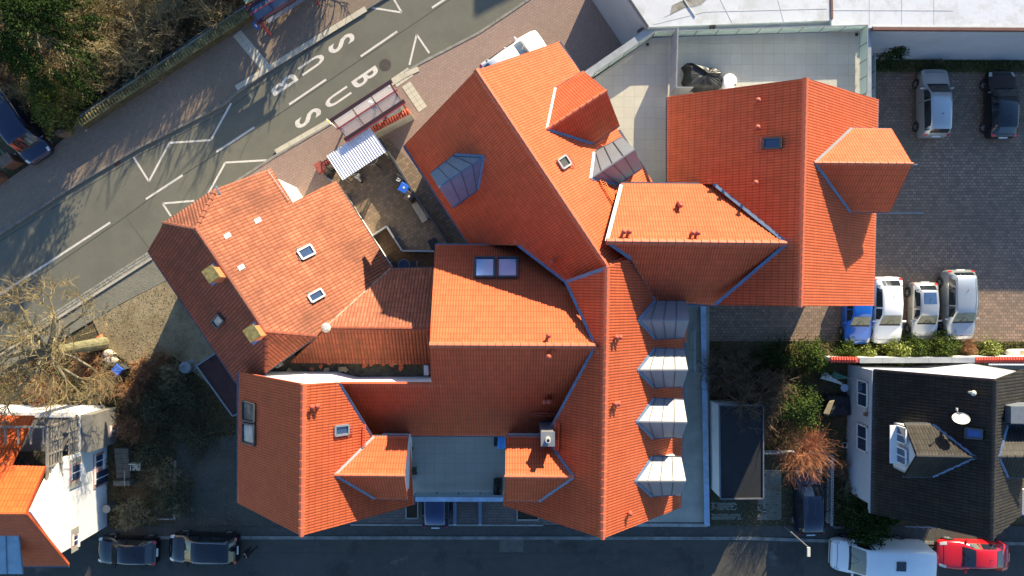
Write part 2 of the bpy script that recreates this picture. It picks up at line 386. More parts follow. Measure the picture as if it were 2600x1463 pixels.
def vent(parent, pl, px, py, m=None, h=.35, r=.09):
    b = pl.at(px, py); mb = MB(); mb.cyl(b - Vector((0, 0, .15)), r * .75, h + .15, 10); mb.lathe(b + Vector((0, 0, h)), [(r * 1.3, 0), (r * 1.5, .04), (r * 1.2, .1), (.02, .14)], 12)
    return mb.build('roof_vent', m or T_CAPM, parent, smooth=False)
T_CAPM = mat('tile_red_clay', (.45, .09, .045), .6, 0, .1, 4)
def dormer(parent, pl, apex, front, ub, uf, lb, lf, m=T_NEW, style='tile', wall=None, drop=2.2, seamn=4, fl=None, **kw):
    A = pl.at(*apex); zr = A.z; Fp = P(*front, zr)
    res = []
    UB = pl.at(*ub); LB = pl.at(*lb); UF = P(*uf, UB.z); LF = P(*lf, LB.z)
    p1 = Pl(A, Fp, UB); p2 = Pl(A, Fp, LB)
    def mx(a, b): return Vector((a.x, a.y, b))
    # walls under the dormer roof
    mb = MB(); ctr = (UF + LF) / 2; back = (A + UB + LB) / 3
    ip = [UF.lerp(ctr, .12), Fp.lerp(ctr, .06), LF.lerp(ctr, .12)]
    dv = (back - ctr); dv.z = 0; dv.normalize(); ip = [p + dv * .12 for p in ip]
    mb.slab([mx(ip[0], UB.z - drop), mx(ip[2], LB.z - drop), ip[2] - Vector((0, 0, .1)), ip[1] - Vector((0, 0, .15)), ip[0] - Vector((0, 0, .1))], dv * .1)
    for a, b in ((ip[0], UB), (ip[2], LB)):
        e = b.lerp(ctr, .1); nn = (ip[1] - a); nn.z = 0; nn.normalize()
        mb.slab([mx(a, a.z - drop), mx(e, a.z - drop), mx(e, a.z - .12), mx(a, a.z - .12)], nn * .1)
    D = mb.build('dormer', wall or WHITE, parent)
    if style == 'tile':
        for p, q in ((p1, [apex, front, uf, ub]), (p2, [apex, front, lf, lb])):
            roof(D, p, q, m, name='roof_slope', slab=.1, **kw)
        caps(D, A, Fp, T_CAP if m is T_NEW else m, r=.10)
    else:
        for p, q in ((p1, [apex, front, uf, ub]), (p2, [apex, front, lf, lb])):
            pts = [p.at(*x) for x in q]; mb = MB(); mb.slab(pts, -p.n * .07)
            for i in range(1, seamn):
                t = i / seamn; a = pts[0].lerp(pts[1], t); b = pts[3].lerp(pts[2], (t * 1.25 - .25)) if t > .2 else None
                if b: pass
            S_ = mb.build('roof_slope', m, D); mb = MB()
            for i in range(1, seamn):
                t = i / seamn; a = pts[0].lerp(pts[1], t); b = pts[3].lerp(pts[2], (t * 1.25 - .25)) if t > .2 else None
                if b: mb.bar(a + p.n * .015, b + p.n * .015, .032, .04, p.n)
            mb.build('seam', SEAM, S_)
        mb = MB(); mb.bar(A, Fp, .07, .05); mb.build('ridge_trim', m, D)
    for a, b in ((A, UB), (A, LB)): flash(D, a, b, .13, ZINC_L if (fl == 'lit' and b is UB) else ZFL, .07)  # sunlit upper valley gets light zinc, the others the shade-toned copy
    for a, b in ((UB, UF), (LB, LF)): gutter(D, a, b, w=.1)
    return D
# ================================================================ GROUND
G = lambda x, y: P(x, y, 0)
ASPH = multi_mat('asphalt', [(.12, .4, .65, .5, (.165, .16, .12), 5), (.7, .45, .65, .35, (.11, .106, .085), 6), (20, .5, .7, .5, (.22, .21, .17), 3), (3, .6, .75, .25, (.08, .08, .07), 6), (.3, .52, .6, .3, (.115, .11, .088), 8)], (.15, .146, .112), .92, .25, 40)
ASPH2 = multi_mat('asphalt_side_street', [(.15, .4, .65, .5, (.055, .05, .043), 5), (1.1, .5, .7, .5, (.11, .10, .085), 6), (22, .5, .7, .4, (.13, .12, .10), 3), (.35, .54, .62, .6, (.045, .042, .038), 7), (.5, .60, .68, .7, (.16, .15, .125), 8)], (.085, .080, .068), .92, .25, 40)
ASPH3 = multi_mat('patched_asphalt', [(.5, .4, .6, .7, (.06, .058, .05), 6), (3, .5, .65, .5, (.13, .125, .10), 6), (18, .5, .7, .4, (.03, .03, .028), 3)], (.09, .088, .078), .92, .3, 30)
PAVE_ANG = radians = math.radians(33)
PV_PINK = paver_mat('pavers_pink', [(.36, .245, .195), (.31, .21, .17)], (.22, .16, .125), .22, .16, -.56, .25, dirt=(.24, .19, .14), dirt_amt=.35)
PV_UP = paver_mat('pavers_upper', [(.30, .225, .165), (.25, .185, .14)], (.19, .14, .105), .22, .16, -.56, .3, dirt=(.17, .14, .09), dirt_amt=.5)
PV_YARD = paver_mat('pavers_courtyard', [(.36, .26, .18), (.19, .14, .10)], (.09, .07, .05), .24, .20, -.56, .6, dirt=(.13, .10, .06), dirt_amt=.5)
PV_PARK = paver_mat('pavers_parking', [(.42, .285, .205), (.21, .155, .12)], (.07, .05, .035), .26, .19, 0, .6, dirt=(.12, .11, .08), dirt_amt=.55, msize=.016)
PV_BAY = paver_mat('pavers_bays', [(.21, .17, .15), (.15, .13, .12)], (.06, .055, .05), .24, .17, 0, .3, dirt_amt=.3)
SLAB = paver_mat('terrace_slabs', [(.50, .48, .41), (.47, .45, .385)], (.36, .345, .295), .6, .6, 0, .10, dirt=(.30, .28, .21), dirt_amt=.4, msize=.010)
SLAB.node_tree.nodes['Brick Texture'].offset = 0
GRASS_B = multi_mat('winter_garden', [(.35, .4, .6, .85, (.15, .115, .065), 7), (1.5, .45, .6, .7, (.07, .075, .028), 7), (5, .5, .62, .6, (.16, .10, .055), 7), (14, .52, .62, .6, (.05, .035, .02), 5)], (.095, .075, .045), .95, .8, 10)
LAWN_S = multi_mat('worn_lawn', [(.5, .35, .6, .9, (.34, .27, .16), 7), (1.2, .45, .62, .6, (.19, .14, .075), 7), (9, .55, .68, .25, (.22, .19, .11), 6), (3.5, .55, .68, .4, (.44, .37, .27), 7)], (.26, .20, .115), .95, .6, 14)
GRAVEL = multi_mat('mossy_gravel', [(.6, .4, .6, .7, (.06, .06, .045), 7), (8, .5, .65, .5, (.15, .14, .12), 6)], (.10, .095, .08), .95, .6, 14)
KERBM = mat('kerb_stone', (.42, .38, .30), .9, 0, .2, 1.5, bump=.1)
MUDBRN = multi_mat('leaf_litter', [(1.5, .4, .6, .8, (.11, .06, .03), 7), (6, .45, .6, .7, (.04, .03, .018), 6), (12, .5, .6, .6, (.17, .11, .05), 5)], (.07, .05, .03), .95, .9, 12)

mb = MB(); mb.add([(-130, -110, -.06), (130, -110, -.06), (130, 120, -.06), (-130, 120, -.06)], [(0, 1, 2, 3)])
struct('ground', mb, GRASS_B)
def sheet(name, pts, z, m, thick=0.0):
    mb = MB(); w = [P(x, y, z) for x, y in pts]
    if thick: mb.slab(w, (0, 0, -thick))
    else: mb.poly(w)
    return struct(name, mb, m)
def sheetw(name, pts, z, m, thick=0):
    mb = MB(); w = [Vector((x, y, z)) for x, y in pts]
    if thick: mb.slab(w, (0, 0, -thick))
    else: mb.poly(w)
    return struct(name, mb, m)
UP = [(-600, 990), (0, 594), (180, 477), (350, 376), (569, 265), (600, 236), (777, 111), (945, 14), (1300, -205), (2000, -640)]
LOW = [(-600, 1270), (0, 893), (138, 805), (207, 748), (385, 652), (604, 458), (697, 398), (835, 317), (1064, 163), (1218, 83), (1300, 28), (1400, -40), (2100, -470)]
sheet('main_road', UP + LOW[::-1], 0, ASPH)
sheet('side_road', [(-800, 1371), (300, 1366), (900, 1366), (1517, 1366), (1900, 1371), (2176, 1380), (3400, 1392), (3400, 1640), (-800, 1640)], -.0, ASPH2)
# patches of newer asphalt, drain covers
mb = MB(); mb.poly([P(*q, .004) for q in [(1268, 1370), (1329, 1370), (1329, 1402), (1268, 1402)]]); struct('road_patch', mb, mat('patch_asphalt', (.13, .115, .095), .95, 0, .2, 3, bump=.3))
# seams and tar lines along the main road
mb = MB()
def line(mb, pts, w, z=.005):
    for a, b in zip(pts[:-1], pts[1:]):
        A = P(*a, z); B = P(*b, z); d = (B - A).normalized(); s = Vector((-d.y, d.x, 0)) * w / 2
        mb.add([A - s, B - s, B + s, A + s], [(0, 1, 2, 3)])
for pts, w in (([(0, 758), (120, 688), (318, 551), (440, 460), (700, 296), (1000, 95), (1170, -20)], .045), ([(0, 612), (350, 396), (569, 285), (777, 131), (970, 2)], .035), ([(320, 553), (385, 640)], .02)):
    line(mb, pts, w, .002)
struct('road_seams', mb, mat('tar', (.035, .034, .032), .7, 0, .2, 3))
mb = MB(); r9 = random.Random(9)
for x0, y0, n in ((700, 1392, 9), (1180, 1410, 8), (1400, 1440, 7), (820, 1440, 8), (1330, 1378, 6), (1500, 1400, 6)):
    pts = [(x0, y0)]
    for i in range(n): pts.append((pts[-1][0] + r9.uniform(8, 26), pts[-1][1] + r9.uniform(-7, 7)))
    line(mb, pts, .022, .006)
line(mb, [(-300, 1402), (2600, 1408)], .02, .0065); struct('road_cracks', mb, MATS['tar'])
# gutter of cobbles by the old house + strip footpath
mb = MB(); r_ = random.Random(3)
A = P(378, 646, 0); B = P(60, 850, 0); L_ = (B - A).length; d = (B - A).normalized(); s = Vector((-d.y, d.x, 0))
for i in range(int(L_ / .17)):
    for j in range(3):
        c = A + d * (i * .17 + r_.uniform(-.01, .01)) + s * (j * .16 - .1); mb.box((c.x, c.y, .006), (.145, .13, .03), atan2(d.y, d.x) + r_.uniform(-.1, .1))
struct('cobble_gutter', mb, mat('cobble', (.28, .27, .22), .9, 0, .35, 4))
mb = MB(); mb.bar(P(388, 655, .05), P(-60, 940, .05), .13, .12); struct('kerb', mb, KERBM)
sheet('footpath', [(388, 657), (437, 705), (300, 775), (150, 865), (60, 935), (0, 960), (-60, 942)], .02, multi_mat('worn_footpath', [(.6, .4, .6, .6, (.24, .225, .17), 7), (4, .5, .65, .4, (.13, .12, .09), 6)], (.185, .175, .135), .95, .4, 10))
sheet('lawn', [(437, 705), (470, 760), (600, 960), (560, 1000), (440, 905), (330, 925), (265, 880), (230, 800), (300, 777)], .006, LAWN_S)
# pavements
sheet('pavement', UP[1:9] + [(1300, -230), (620, 20), (200, 300), (175, 340), (130, 380), (0, 470), (-200, 600), (-200, 712)], .09, PV_UP, .12)
SW = [(385, 645), (604, 456), (697, 396), (835, 315), (1064, 161), (1218, 81), (1300, 26), (1400, -42), (1900, -350), (1900, -200), (1700, -20), (1640, 200), (1560, 560), (1180, 560), (1000, 700), (760, 600)]
sheet('pavement', SW, .09, PV_PINK, .12)
# kerb stones along the pavements
mb = MB()
def kerb(mb, pts, w=.14, z=.06, h=.13, off=0):
    for a, b in zip(pts[:-1], pts[1:]):
        A = P(*a, z); B = P(*b, z); n = max(1, round((B - A).length / 1.0))
        for i in range(n): mb.bar(A.lerp(B, i / n), A.lerp(B, (i + .985) / n), w, h)
kerb(mb, UP[1:9]); struct('kerb', mb, mat('kerb_shadowed', (.20, .18, .15), .9, 0, .2, 2))  # darker copy of the kerb stone, shade put into its colour
mb = MB(); kerb(mb, LOW[4:12], .15); struct('kerb', mb, mat('kerb_grey', (.24, .225, .19), .9, 0, .2, 2))
mb = MB()                                        # light raised kerbs of the bus stops
for a, b in (((700, 386), (836, 308)), ((1030, 190), (1063, 175)), ((985, 218), (1030, 190))):
    A = P(*a, .1); B = P(*b, .1); n = max(1, round((B - A).length / 1.0))
    for i in range(n): mb.bar(A.lerp(B, i / n), A.lerp(B, (i + .98) / n), .30, .06)
A = P(600, 224, .1); B = P(930, 22, .1)
for i in range(9): mb.bar(A.lerp(B, i / 9), A.lerp(B, (i + .98) / 9), .34, .06)
struct('bus_kerb', mb, mat('bus_kerb', (.50, .45, .34), .9, 0, .1, 2))
mb = MB()                                        # tactile paving slabs
def tact(c, ang, nx, ny, sz=.32):
    for i in range(nx):
        for j in range(ny):
            o = Vector(((i - nx / 2 + .5) * sz, (j - ny / 2 + .5) * sz, 0)); o.rotate(Matrix.Rotation(ang, 3, 'Z')); mb.box((c.x + o.x, c.y + o.y, .098), (sz - .015, sz - .015, .02), ang)
tact(P(1022, 198, 0), R(34), 4, 2); tact(P(1053, 247, 0), R(34 - 90), 6, 2)
tact(P(640, 130, 0), R(-50), 9, 2)
struct('tactile_paving', mb, mat('tactile', (.52, .47, .36), .9, 0, .08, 3))
# yard, bays, parking
sheet('courtyard', [(845, 420), (985, 350), (1100, 470), (1200, 640), (1100, 720), (985, 720), (850, 520)], .095, PV_YARD)
sheet('parking_area', [(1700, 755), (1800, 500), (2000, 100), (3300, 100), (3300, 869), (1795, 866), (1795, 770)], .0, PV_PARK)
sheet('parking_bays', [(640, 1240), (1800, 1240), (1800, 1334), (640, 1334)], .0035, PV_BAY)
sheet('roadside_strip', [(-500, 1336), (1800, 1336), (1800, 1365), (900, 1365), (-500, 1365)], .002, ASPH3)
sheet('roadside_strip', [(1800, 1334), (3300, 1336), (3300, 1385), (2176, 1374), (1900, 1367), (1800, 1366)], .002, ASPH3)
mb = MB(); kerb(mb, [(395, 1365), (1900, 1367), (2176, 1376), (2900, 1384)], .2, .02, .06); struct('kerb', mb, mat('kerb_side', (.20, .20, .18), .9, 0, .3, 1.5))
mb = MB(); kerb(mb, [(890, 1333), (1380, 1334)], .09, .02, .05); kerb(mb, [(1610, 1333), (1797, 1334)], .2, .02, .05); struct('kerb', mb, mat('kerb_edge', (.30, .30, .28), .9, 0, .2, 1.5))
sheet('driveway', [(1600, 760), (1801, 770), (1801, 1326), (1600, 1326)], .01, CONC_G)
sheet('gravel_yard', [(450, 1120), (610, 1100), (780, 1335), (400, 1335), (395, 1290), (440, 1280)], .0055, GRAVEL)
# grass pavers beside the garage
GP = multi_mat('grass_paver_soil', [(1.2, .4, .6, .7, (.075, .06, .035), 6), (6, .5, .6, .5, (.05, .06, .02), 6)], (.055, .047, .03))
sheet('grass_paver_bed', [(1806, 1230), (1935, 1230), (1935, 1150), (2040, 1150), (2040, 1336), (1806, 1336)], .0045, GP)
mb = MB()
def diamond(x0, y0, x1, y1, st=5.3):
    y = y0; j = 0
    while y < y1:
        x = x0 + (st / 2 if j % 2 else 0)
        while x < x1:
            if r_.random() < .9:
                c = P(x, y, .01); mb.add([c + Vector(q) for q in ((-.055, 0, 0), (0, -.04, 0), (.055, 0, 0), (0, .04, 0))], [(0, 1, 2, 3)])
            x += st
        y += st * .75; j += 1
diamond(1940, 1195, 1985, 1320); diamond(1808, 1278, 1870, 1296); diamond(1808, 1306, 1880, 1320); diamond(1925, 1240, 1945, 1320)
struct('grass_pavers', mb, mat('paver_stone', (.45, .46, .40), .9, 0, .15, 2))
# planting beds between the bays
for q in ([(1031, 1266), (1061, 1266), (1061, 1316), (1031, 1316)], [(1313, 1290), (1367, 1290), (1367, 1320), (1313, 1320)]):
    mb = MB(); mb.poly([P(*p, .05) for p in q]); struct('planting_bed', mb, SOIL)
    mb = MB(); q2 = q + [q[0]]
    for a, b in zip(q2[:-1], q2[1:]): mb.bar(P(*a, .04), P(*b, .04), .08, .1)
    struct('bed_edging', mb, CONC)

# painted markings
mb = MB()
for pts in ([(339, 399), (378, 461), (430, 363), (535, 356), (587, 262)], [(945, 20), (1020, 32), (998, -5)],
            [(500, 545), (534, 482.5), (572, 413), (677, 407)], [(434, 549), (413, 517), (493, 510)], [(1039.5, 165), (1058, 88), (1090, 135)]): line(mb, pts, .12)
struct('zigzag_marking', mb, PAINTW)
mb = MB()
for a, b in (((550, 386), (646, 323)), ((734, 265.6), (828, 202)), ((916, 143.5), (1008.5, 80)), ((1097, 20), (1190, -42)), ((370.5, 506), (464, 444.7)), ((-90, 806), (280, 565))): line(mb, [a, b], .13)
struct('centre_line', mb, PAINTW)
def glyph(ch, px, py, ang, ht, wd):
    cu = bpy.data.curves.new('letter', 'FONT'); cu.body = ch; cu.size = 1; cu.offset = .018; cu.resolution_u = 4
    o = bpy.data.objects.new('tmp', cu); COL.objects.link(o); dg = bpy.context.evaluated_depsgraph_get(); dg.update()
    me = bpy.data.meshes.new_from_object(o.evaluated_get(dg)); bpy.data.objects.remove(o)
    co = np.array([v.co[:] for v in me.vertices]); lo = co.min(0); hi = co.max(0); c = P(px, py, .005)
    for v in me.vertices:
        x = ((v.co.x - lo[0]) / (hi[0] - lo[0]) - .5) * wd; y = ((v.co.y - lo[1]) / (hi[1] - lo[1]) - .5) * ht
        q = Vector((x, y, 0)); q.rotate(Matrix.Rotation(ang, 3, 'Z')); v.co = Vector((c.x + q.x, c.y + q.y, .005))
    me.materials.clear(); me.materials.append(PAINTW)
    o = bpy.data.objects.new('road_lettering', me); COL.objects.link(o); o['kind'] = 'structure'
ea = atan2(.566, .824)
for ch, x, y, t in (('B', 928.5, 197, 0), ('U', 857, 248, 0), ('S', 782, 300, 0), ('B', 720.6, 214, 1), ('U', 792, 163, 1), ('S', 867, 110, 1)):
    glyph(ch, x, y, ea - pi / 2 + (pi if t else 0), 1.78 if ch == 'U' else 1.85, .60)
# manhole covers
def manhole(px, py, r, label):
    c = P(px, py, 0); t = thing('manhole_cover', label, 'manhole cover', c)
    mb = MB(); mb.cyl((c.x, c.y, .002), r, .006, 32); mb.build('cover', mat('cast_iron', (.085, .07, .058), .6, .4, .25, 8), t)
    mb = MB()
    for k, n in ((.9, 22), (.62, 14), (.3, 7)):
        for i in range(n):
            a = 2 * pi * i / n; mb.box((c.x + cos(a) * r * k, c.y + sin(a) * r * k, .011), (r * .12, r * .09, .006), a)
    mb.build('grating', mat('iron_worn', (.15, .115, .09), .6, .3, .3, 9), t)
manhole(978, 165, .38, 'round cast iron manhole cover in the bus road beside the letter B')
manhole(224, 1448, .30, 'faint round manhole cover in front of the black hatchback')
manhole(1690, 1455, .38, 'round manhole cover at the bottom edge of the side street')
c = P(1494, 1366, .01); t = thing('storm_drain', 'square slotted storm drain at the kerb below the roof gable', 'storm drain', c); mb = MB()
mb.box(c, (.46, .4, .02)); mb.build('frame', DGREY, t); mb = MB()
for i in range(6): mb.box((c.x - .18 + i * .07, c.y, .025), (.035, .34, .02))
mb.build('grate', mat('iron_bar', (.2, .2, .2), .5, .4, .1, 4), t)
c = P(296, 412, .01); t = thing('storm_drain', 'rusty square storm drain by the upper kerb of the bus road', 'storm drain', c); mb = MB()
mb.box(c, (.42, .42, .02), R(34)); mb.build('frame', mat('rusty_iron', (.12, .055, .035), .8, .2, .3, 6), t)
# ================================================================ THE ORANGE-ROOFED APARTMENT BUILDING
bl = thing('apartment_building', 'large multi-winged building under new bright orange pantile roofs filling the middle', 'apartment building', P(1480, 880, 0))
# planes
W2L = Pl(P(2045, 199, 11), P(2031, 778, 11), P(1694, 247, 7)); W2R = Pl(P(2045, 199, 11), P(2031, 778, 11), P(2229, 253, 7))
W1L = Pl(P(1208, 179, 10.4), P(1541, 678, 10.4), P(1024.5, 371, 6.0)); W1R = Pl(P(1208, 179, 10.4), P(1541, 678, 10.4), P(1421, 106, 6.0))
W4L = Pl(P(1541, 680, 11), P(1530, 1367, 11), P(1279, 1284, 6.5)); W4R = Pl(P(1541, 680, 11), P(1530, 1367, 11), P(1727, 1289, 6.5))
W6L = Pl(P(771, 976, 11), P(765.5, 1360, 11), P(604, 1277, 6.5)); W6R = Pl(P(771, 976, 11), P(765.5, 1360, 11), P(1051, 1282, 6.5))
W3U = Pl(P(1540, 613, 10.6), P(1998, 618, 10.6), P(1700, 467, 8.15)); W3D = Pl(P(1540, 613, 10.6), P(1998, 618, 10.6), P(1700, 772, 8.15))
W5U = Pl(P(1091, 876, 10.7), P(1512, 878, 10.7), P(1200, 622, 6.7)); W5D = Pl(P(1091, 876, 10.7), P(1512, 878, 10.7), P(1200, 1106, 6.6))
RF = lambda pl, px, **k: roof(bl, pl, px, T_NEW, **k)
RF(W2L, [(1694, 246), (2045, 199), (2031, 778), (1814, 775), (1998, 618), (1812, 468), (1694, 467)])
RF(W2R, [(2045, 199), (2229, 253), (2218, 776), (2031, 778)])
RF(W3U, [(1577, 466), (1812, 468), (1998, 618), (1540, 613)]); RF(W3D, [(1540, 613), (1998, 618), (1814, 775), (1662, 762), (1602, 657)])
RF(W1L, [(1208, 179), (1541, 678), (1437, 716), (1316, 623), (1189, 619), (1024.5, 371)])
RF(W1R, [(1208, 179), (1421, 106), (1657, 463), (1577, 466), (1540, 613), (1600, 657), (1541, 678)])
RF(W4L, [(1541, 678), (1530, 1367), (1279, 1284), (1283, 1218), (1300, 1195), (1376, 1114), (1400, 1078), (1512, 878), (1437, 716)])
RF(W4R, [(1541, 678), (1600, 657), (1664, 762), (1745, 762), (1727, 1289), (1530, 1367)])
RF(W5U, [(1105, 622), (1314, 624), (1437, 716), (1512, 878), (1091, 876)])
RF(W5D, [(1091, 876), (1512, 878), (1388, 1106), (943, 1106), (862, 974), (1095, 975)])
RF(W6L, [(771, 976), (765.5, 1360), (604, 1277), (604, 944)]); RF(W6R, [(771, 976), (861, 971), (943, 1106), (1040, 1108), (1051, 1282), (765.5, 1360)])
# ridge caps
for a, b in (((2045, 199, 11), (2031, 778, 11)), ((1540, 613, 10.6), (1998, 618, 10.6)), ((1208, 179, 10.4), (1541, 678, 10.4)), ((1541, 680, 11), (1530, 1367, 11)), ((771, 976, 11), (765.5, 1360, 11)), ((1091, 876, 10.7), (1512, 878, 10.7))):
    caps(bl, P(*a), P(*b), T_CAP, r=.165)
caps(bl, W1R.at(1545, 676), W1R.at(1599, 655), T_CAP, r=.165)
# valleys: light zinc where sunlit, the shade-darkened copy elsewhere
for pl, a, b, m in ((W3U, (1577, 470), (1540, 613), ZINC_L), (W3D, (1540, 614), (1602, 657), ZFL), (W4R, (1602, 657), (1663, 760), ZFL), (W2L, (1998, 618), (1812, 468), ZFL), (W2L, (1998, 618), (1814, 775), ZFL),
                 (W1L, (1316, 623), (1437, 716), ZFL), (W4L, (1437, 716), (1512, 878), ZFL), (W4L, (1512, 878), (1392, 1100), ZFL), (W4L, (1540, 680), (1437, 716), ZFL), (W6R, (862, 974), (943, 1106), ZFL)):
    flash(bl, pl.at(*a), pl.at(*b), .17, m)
# eaves gutters
for a, b in (((1694, 247, 7), (1694, 467, 7)), ((2229, 253, 7), (2218, 776, 7)), ((1024.5, 371, 6.1), (1189, 619, 6.0)), ((1421, 106, 6.1), (1474, 187, 6.0)), ((1572, 330, 6.1), (1657, 463, 6.0)), ((604, 944, 6.5), (604, 1277, 6.5)), ((1051, 1262, 6.5), (1051, 1282, 6.5)),
             ((1105, 621, 6.7), (1314, 623, 6.7)), ((943, 1107, 6.6), (1375, 1107, 6.6)), ((1740, 870, 6.5), (1727, 1289, 6.5)), ((1577, 465, 8.15), (1812, 467, 8.15)), ((1745, 774, 8.1), (1814, 775, 8.1))): gutter(bl, P(*a), P(*b))
# walls
E = lambda l: [P(*p) for p in l]
body(bl, E([(1716, 246, 7.2), (2045, 199, 11), (2229, 253, 7), (2218, 776, 7), (2031, 778, 11), (1716, 774, 7.2)]), WHITE_B)
body(bl, E([(1024.5, 371, 6.1), (1208, 179, 10.5), (1421, 106, 6.1), (1657, 463, 6.1), (1640, 640, 6.1), (1541, 678, 7), (1350, 760, 6.1), (1189, 619, 6.1)]), WHITE_B)
body(bl, E([(1279, 1284, 6.5), (1530, 1367, 11), (1727, 1289, 6.5), (1745, 774, 6.5), (1541, 678, 7), (1290, 720, 6.5)]), WHITE_B)
body(bl, E([(604, 944, 6.5), (771, 976, 11), (861, 971, 8.5), (868, 975, 8.8), (1095, 975, 9.0), (1095, 978, 9), (1095, 1060, 6.5), (1018, 1108, 6.5), (1030, 1278, 6.8), (765.5, 1360, 11), (604, 1277, 6.5)]), WHITE, d=.15)
body(bl, E([(1105, 622, 6.7), (1314, 624, 6.7), (1400, 878, 6.6), (1388, 1106, 6.6), (1080, 1106, 6.6), (1095, 975, 8.9), (1091, 876, 10.7)]), WHITE_B, d=.2)
body(bl, E([(1577, 466, 8.1), (1812, 468, 8.1), (1814, 775, 8.1), (1662, 762, 8.1)]), WHITE_B)
# tiled cross-gable dormers
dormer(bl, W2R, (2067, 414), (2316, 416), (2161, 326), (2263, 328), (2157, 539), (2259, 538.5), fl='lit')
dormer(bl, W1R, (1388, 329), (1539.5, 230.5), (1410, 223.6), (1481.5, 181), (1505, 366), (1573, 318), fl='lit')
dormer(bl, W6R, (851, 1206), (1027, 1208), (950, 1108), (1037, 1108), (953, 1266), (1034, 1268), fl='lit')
dormer(bl, W4L, (1457, 1211), (1283, 1210), (1385, 1110), (1284, 1108), (1368, 1273), (1284, 1271))
# standing-seam zinc dormers
zk = dict(style='zinc')
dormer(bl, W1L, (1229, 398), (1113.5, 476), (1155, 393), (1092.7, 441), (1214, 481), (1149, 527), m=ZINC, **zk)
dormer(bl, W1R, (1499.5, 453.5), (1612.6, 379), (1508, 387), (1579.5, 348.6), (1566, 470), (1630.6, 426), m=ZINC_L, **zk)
for ap, fr, ub, uf, lb, lf in (((1619.5, 813), (1750, 813.7), (1663.7, 762), (1742, 762), (1662, 860), (1737, 857)), ((1618, 940), (1747, 939.6), (1661, 885), (1737, 888), (1659, 984), (1734, 981)),
                           ((1615.4, 1071), (1745, 1072.6), (1659, 1012), (1735.5, 1016), (1657, 1113), (1732.7, 1109)), ((1612, 1222), (1742, 1222), (1655.4, 1159), (1730, 1162), (1654, 1260), (1728.6, 1256))):
    dormer(bl, W4R, ap, fr, ub, uf, lb, lf, m=ZINC_L, **zk)
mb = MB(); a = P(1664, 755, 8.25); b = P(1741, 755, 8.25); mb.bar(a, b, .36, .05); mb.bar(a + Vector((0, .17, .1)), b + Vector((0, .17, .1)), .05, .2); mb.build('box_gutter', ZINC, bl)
# skylights
def quad(cx, cy, w, h, a):
    ca, sa = cos(a), sin(a); return [(cx + x * ca - y * sa, cy + x * sa + y * ca) for x, y in ((-w, -h), (w, -h), (w, h), (-w, h))]
skylight(bl, W5U, [(1206, 657), (1256, 657), (1256, 706), (1206, 706)], PANE_L); skylight(bl, W5U, [(1263, 657), (1314, 657), (1314, 706), (1263, 706)], PANE_L)
skylight(bl, W2L, [(1941, 353), (1983, 352), (1983, 377), (1940, 378)], PANE)
skylight(bl, W1R, quad(1429.5, 415, 12, 13, R(-33)), mat('grey_pane', (.06, .06, .055), .3, 0, .1, 3), fr=GREYM)  # plain dark grey pane
skylight(bl, W6R, [(848, 1082), (882, 1078), (882, 1101), (848, 1106)], PANE, fr=GREYM)
skylight(bl, W6L, [(621, 1018), (650, 1027), (650, 1072), (621, 1066)], mat('reflection_tint_pane', (.13, .14, .12), .2, 0, .7, 2.2)); skylight(bl, W6L, [(621, 1073), (650, 1079), (650, 1130), (621, 1122)], PANE_W)  # upper pane carries a dark greenish reflection in its colour
# vents
for pl, x, y in ((W3U, 1581, 590), (W3U, 1595, 590), (W3U, 1723, 524), (W3U, 1754, 593), (W3U, 1767, 593), (W3U, 1719, 518), (W5U, 1392, 851), (W5D, 1392, 904), (W2L, 1918, 260), (W2L, 1917, 328), (W2L, 1912, 467), (W4R, 1562, 855), (W4R, 1571, 855), (W4R, 1559, 1022), (W4R, 1567, 1022), (W4R, 1597, 1298), (W6R, 798, 1030), (W6R, 811, 1028), (W5D, 1382, 1017), (W5D, 1393, 1017), (W1L, 1401, 665)):
    vent(bl, pl, x, y)
# roof ladders, snow hooks
def ladder(par, pl, a, b, w=.30, m=None, n=12, lift=.14, name='roof_ladder'):
    A = pl.at(*a) + pl.n * lift; B = pl.at(*b) + pl.n * lift; s = (B - A).normalized().cross(pl.n) * w / 2; mb = MB()
    for k in (-1, 1): mb.bar(A + s * k, B + s * k, .035, .035, pl.n)
    for i in range(n + 1): q = A.lerp(B, i / n); mb.bar(q - s, q + s, .03, .03, pl.n)
    for i in (1, n - 1): q = A.lerp(B, i / n); mb.bar(q - pl.n * .15, q, .03, .03, (1, 0, 0))
    return mb.build(name, m or mat('ladder_red', (.70, .12, .05), .5, 0, .1, 3), par)
ladder(bl, W4L, (1419, 1074), (1417.5, 1141), .26, n=14); ladder(bl, W1R, (1523, 460), (1556, 515), .3, mat('ladder_orange', (.75, .20, .03), .5, 0, .1, 3), n=12)
ladder(bl, W6R, (921, 1078), (920, 1132), .14, n=9); ladder(bl, W4L, (1387, 1143), (1405, 1166), .16, n=4)
ladder(bl, W2L, (1929, 350), (1928, 386), .18, mat('step_red', (.42, .10, .05), .6, 0, .1, 3), n=9)
for pl, a, b in ((W5D, (1350, 1047), (1409, 1048)), (W1R, (1437, 398), (1453, 425)), (W6R, (886, 1080), (888, 1100))):
    ladder(bl, pl, a, b, .2, T_CAPM, n=3, name='roof_step')
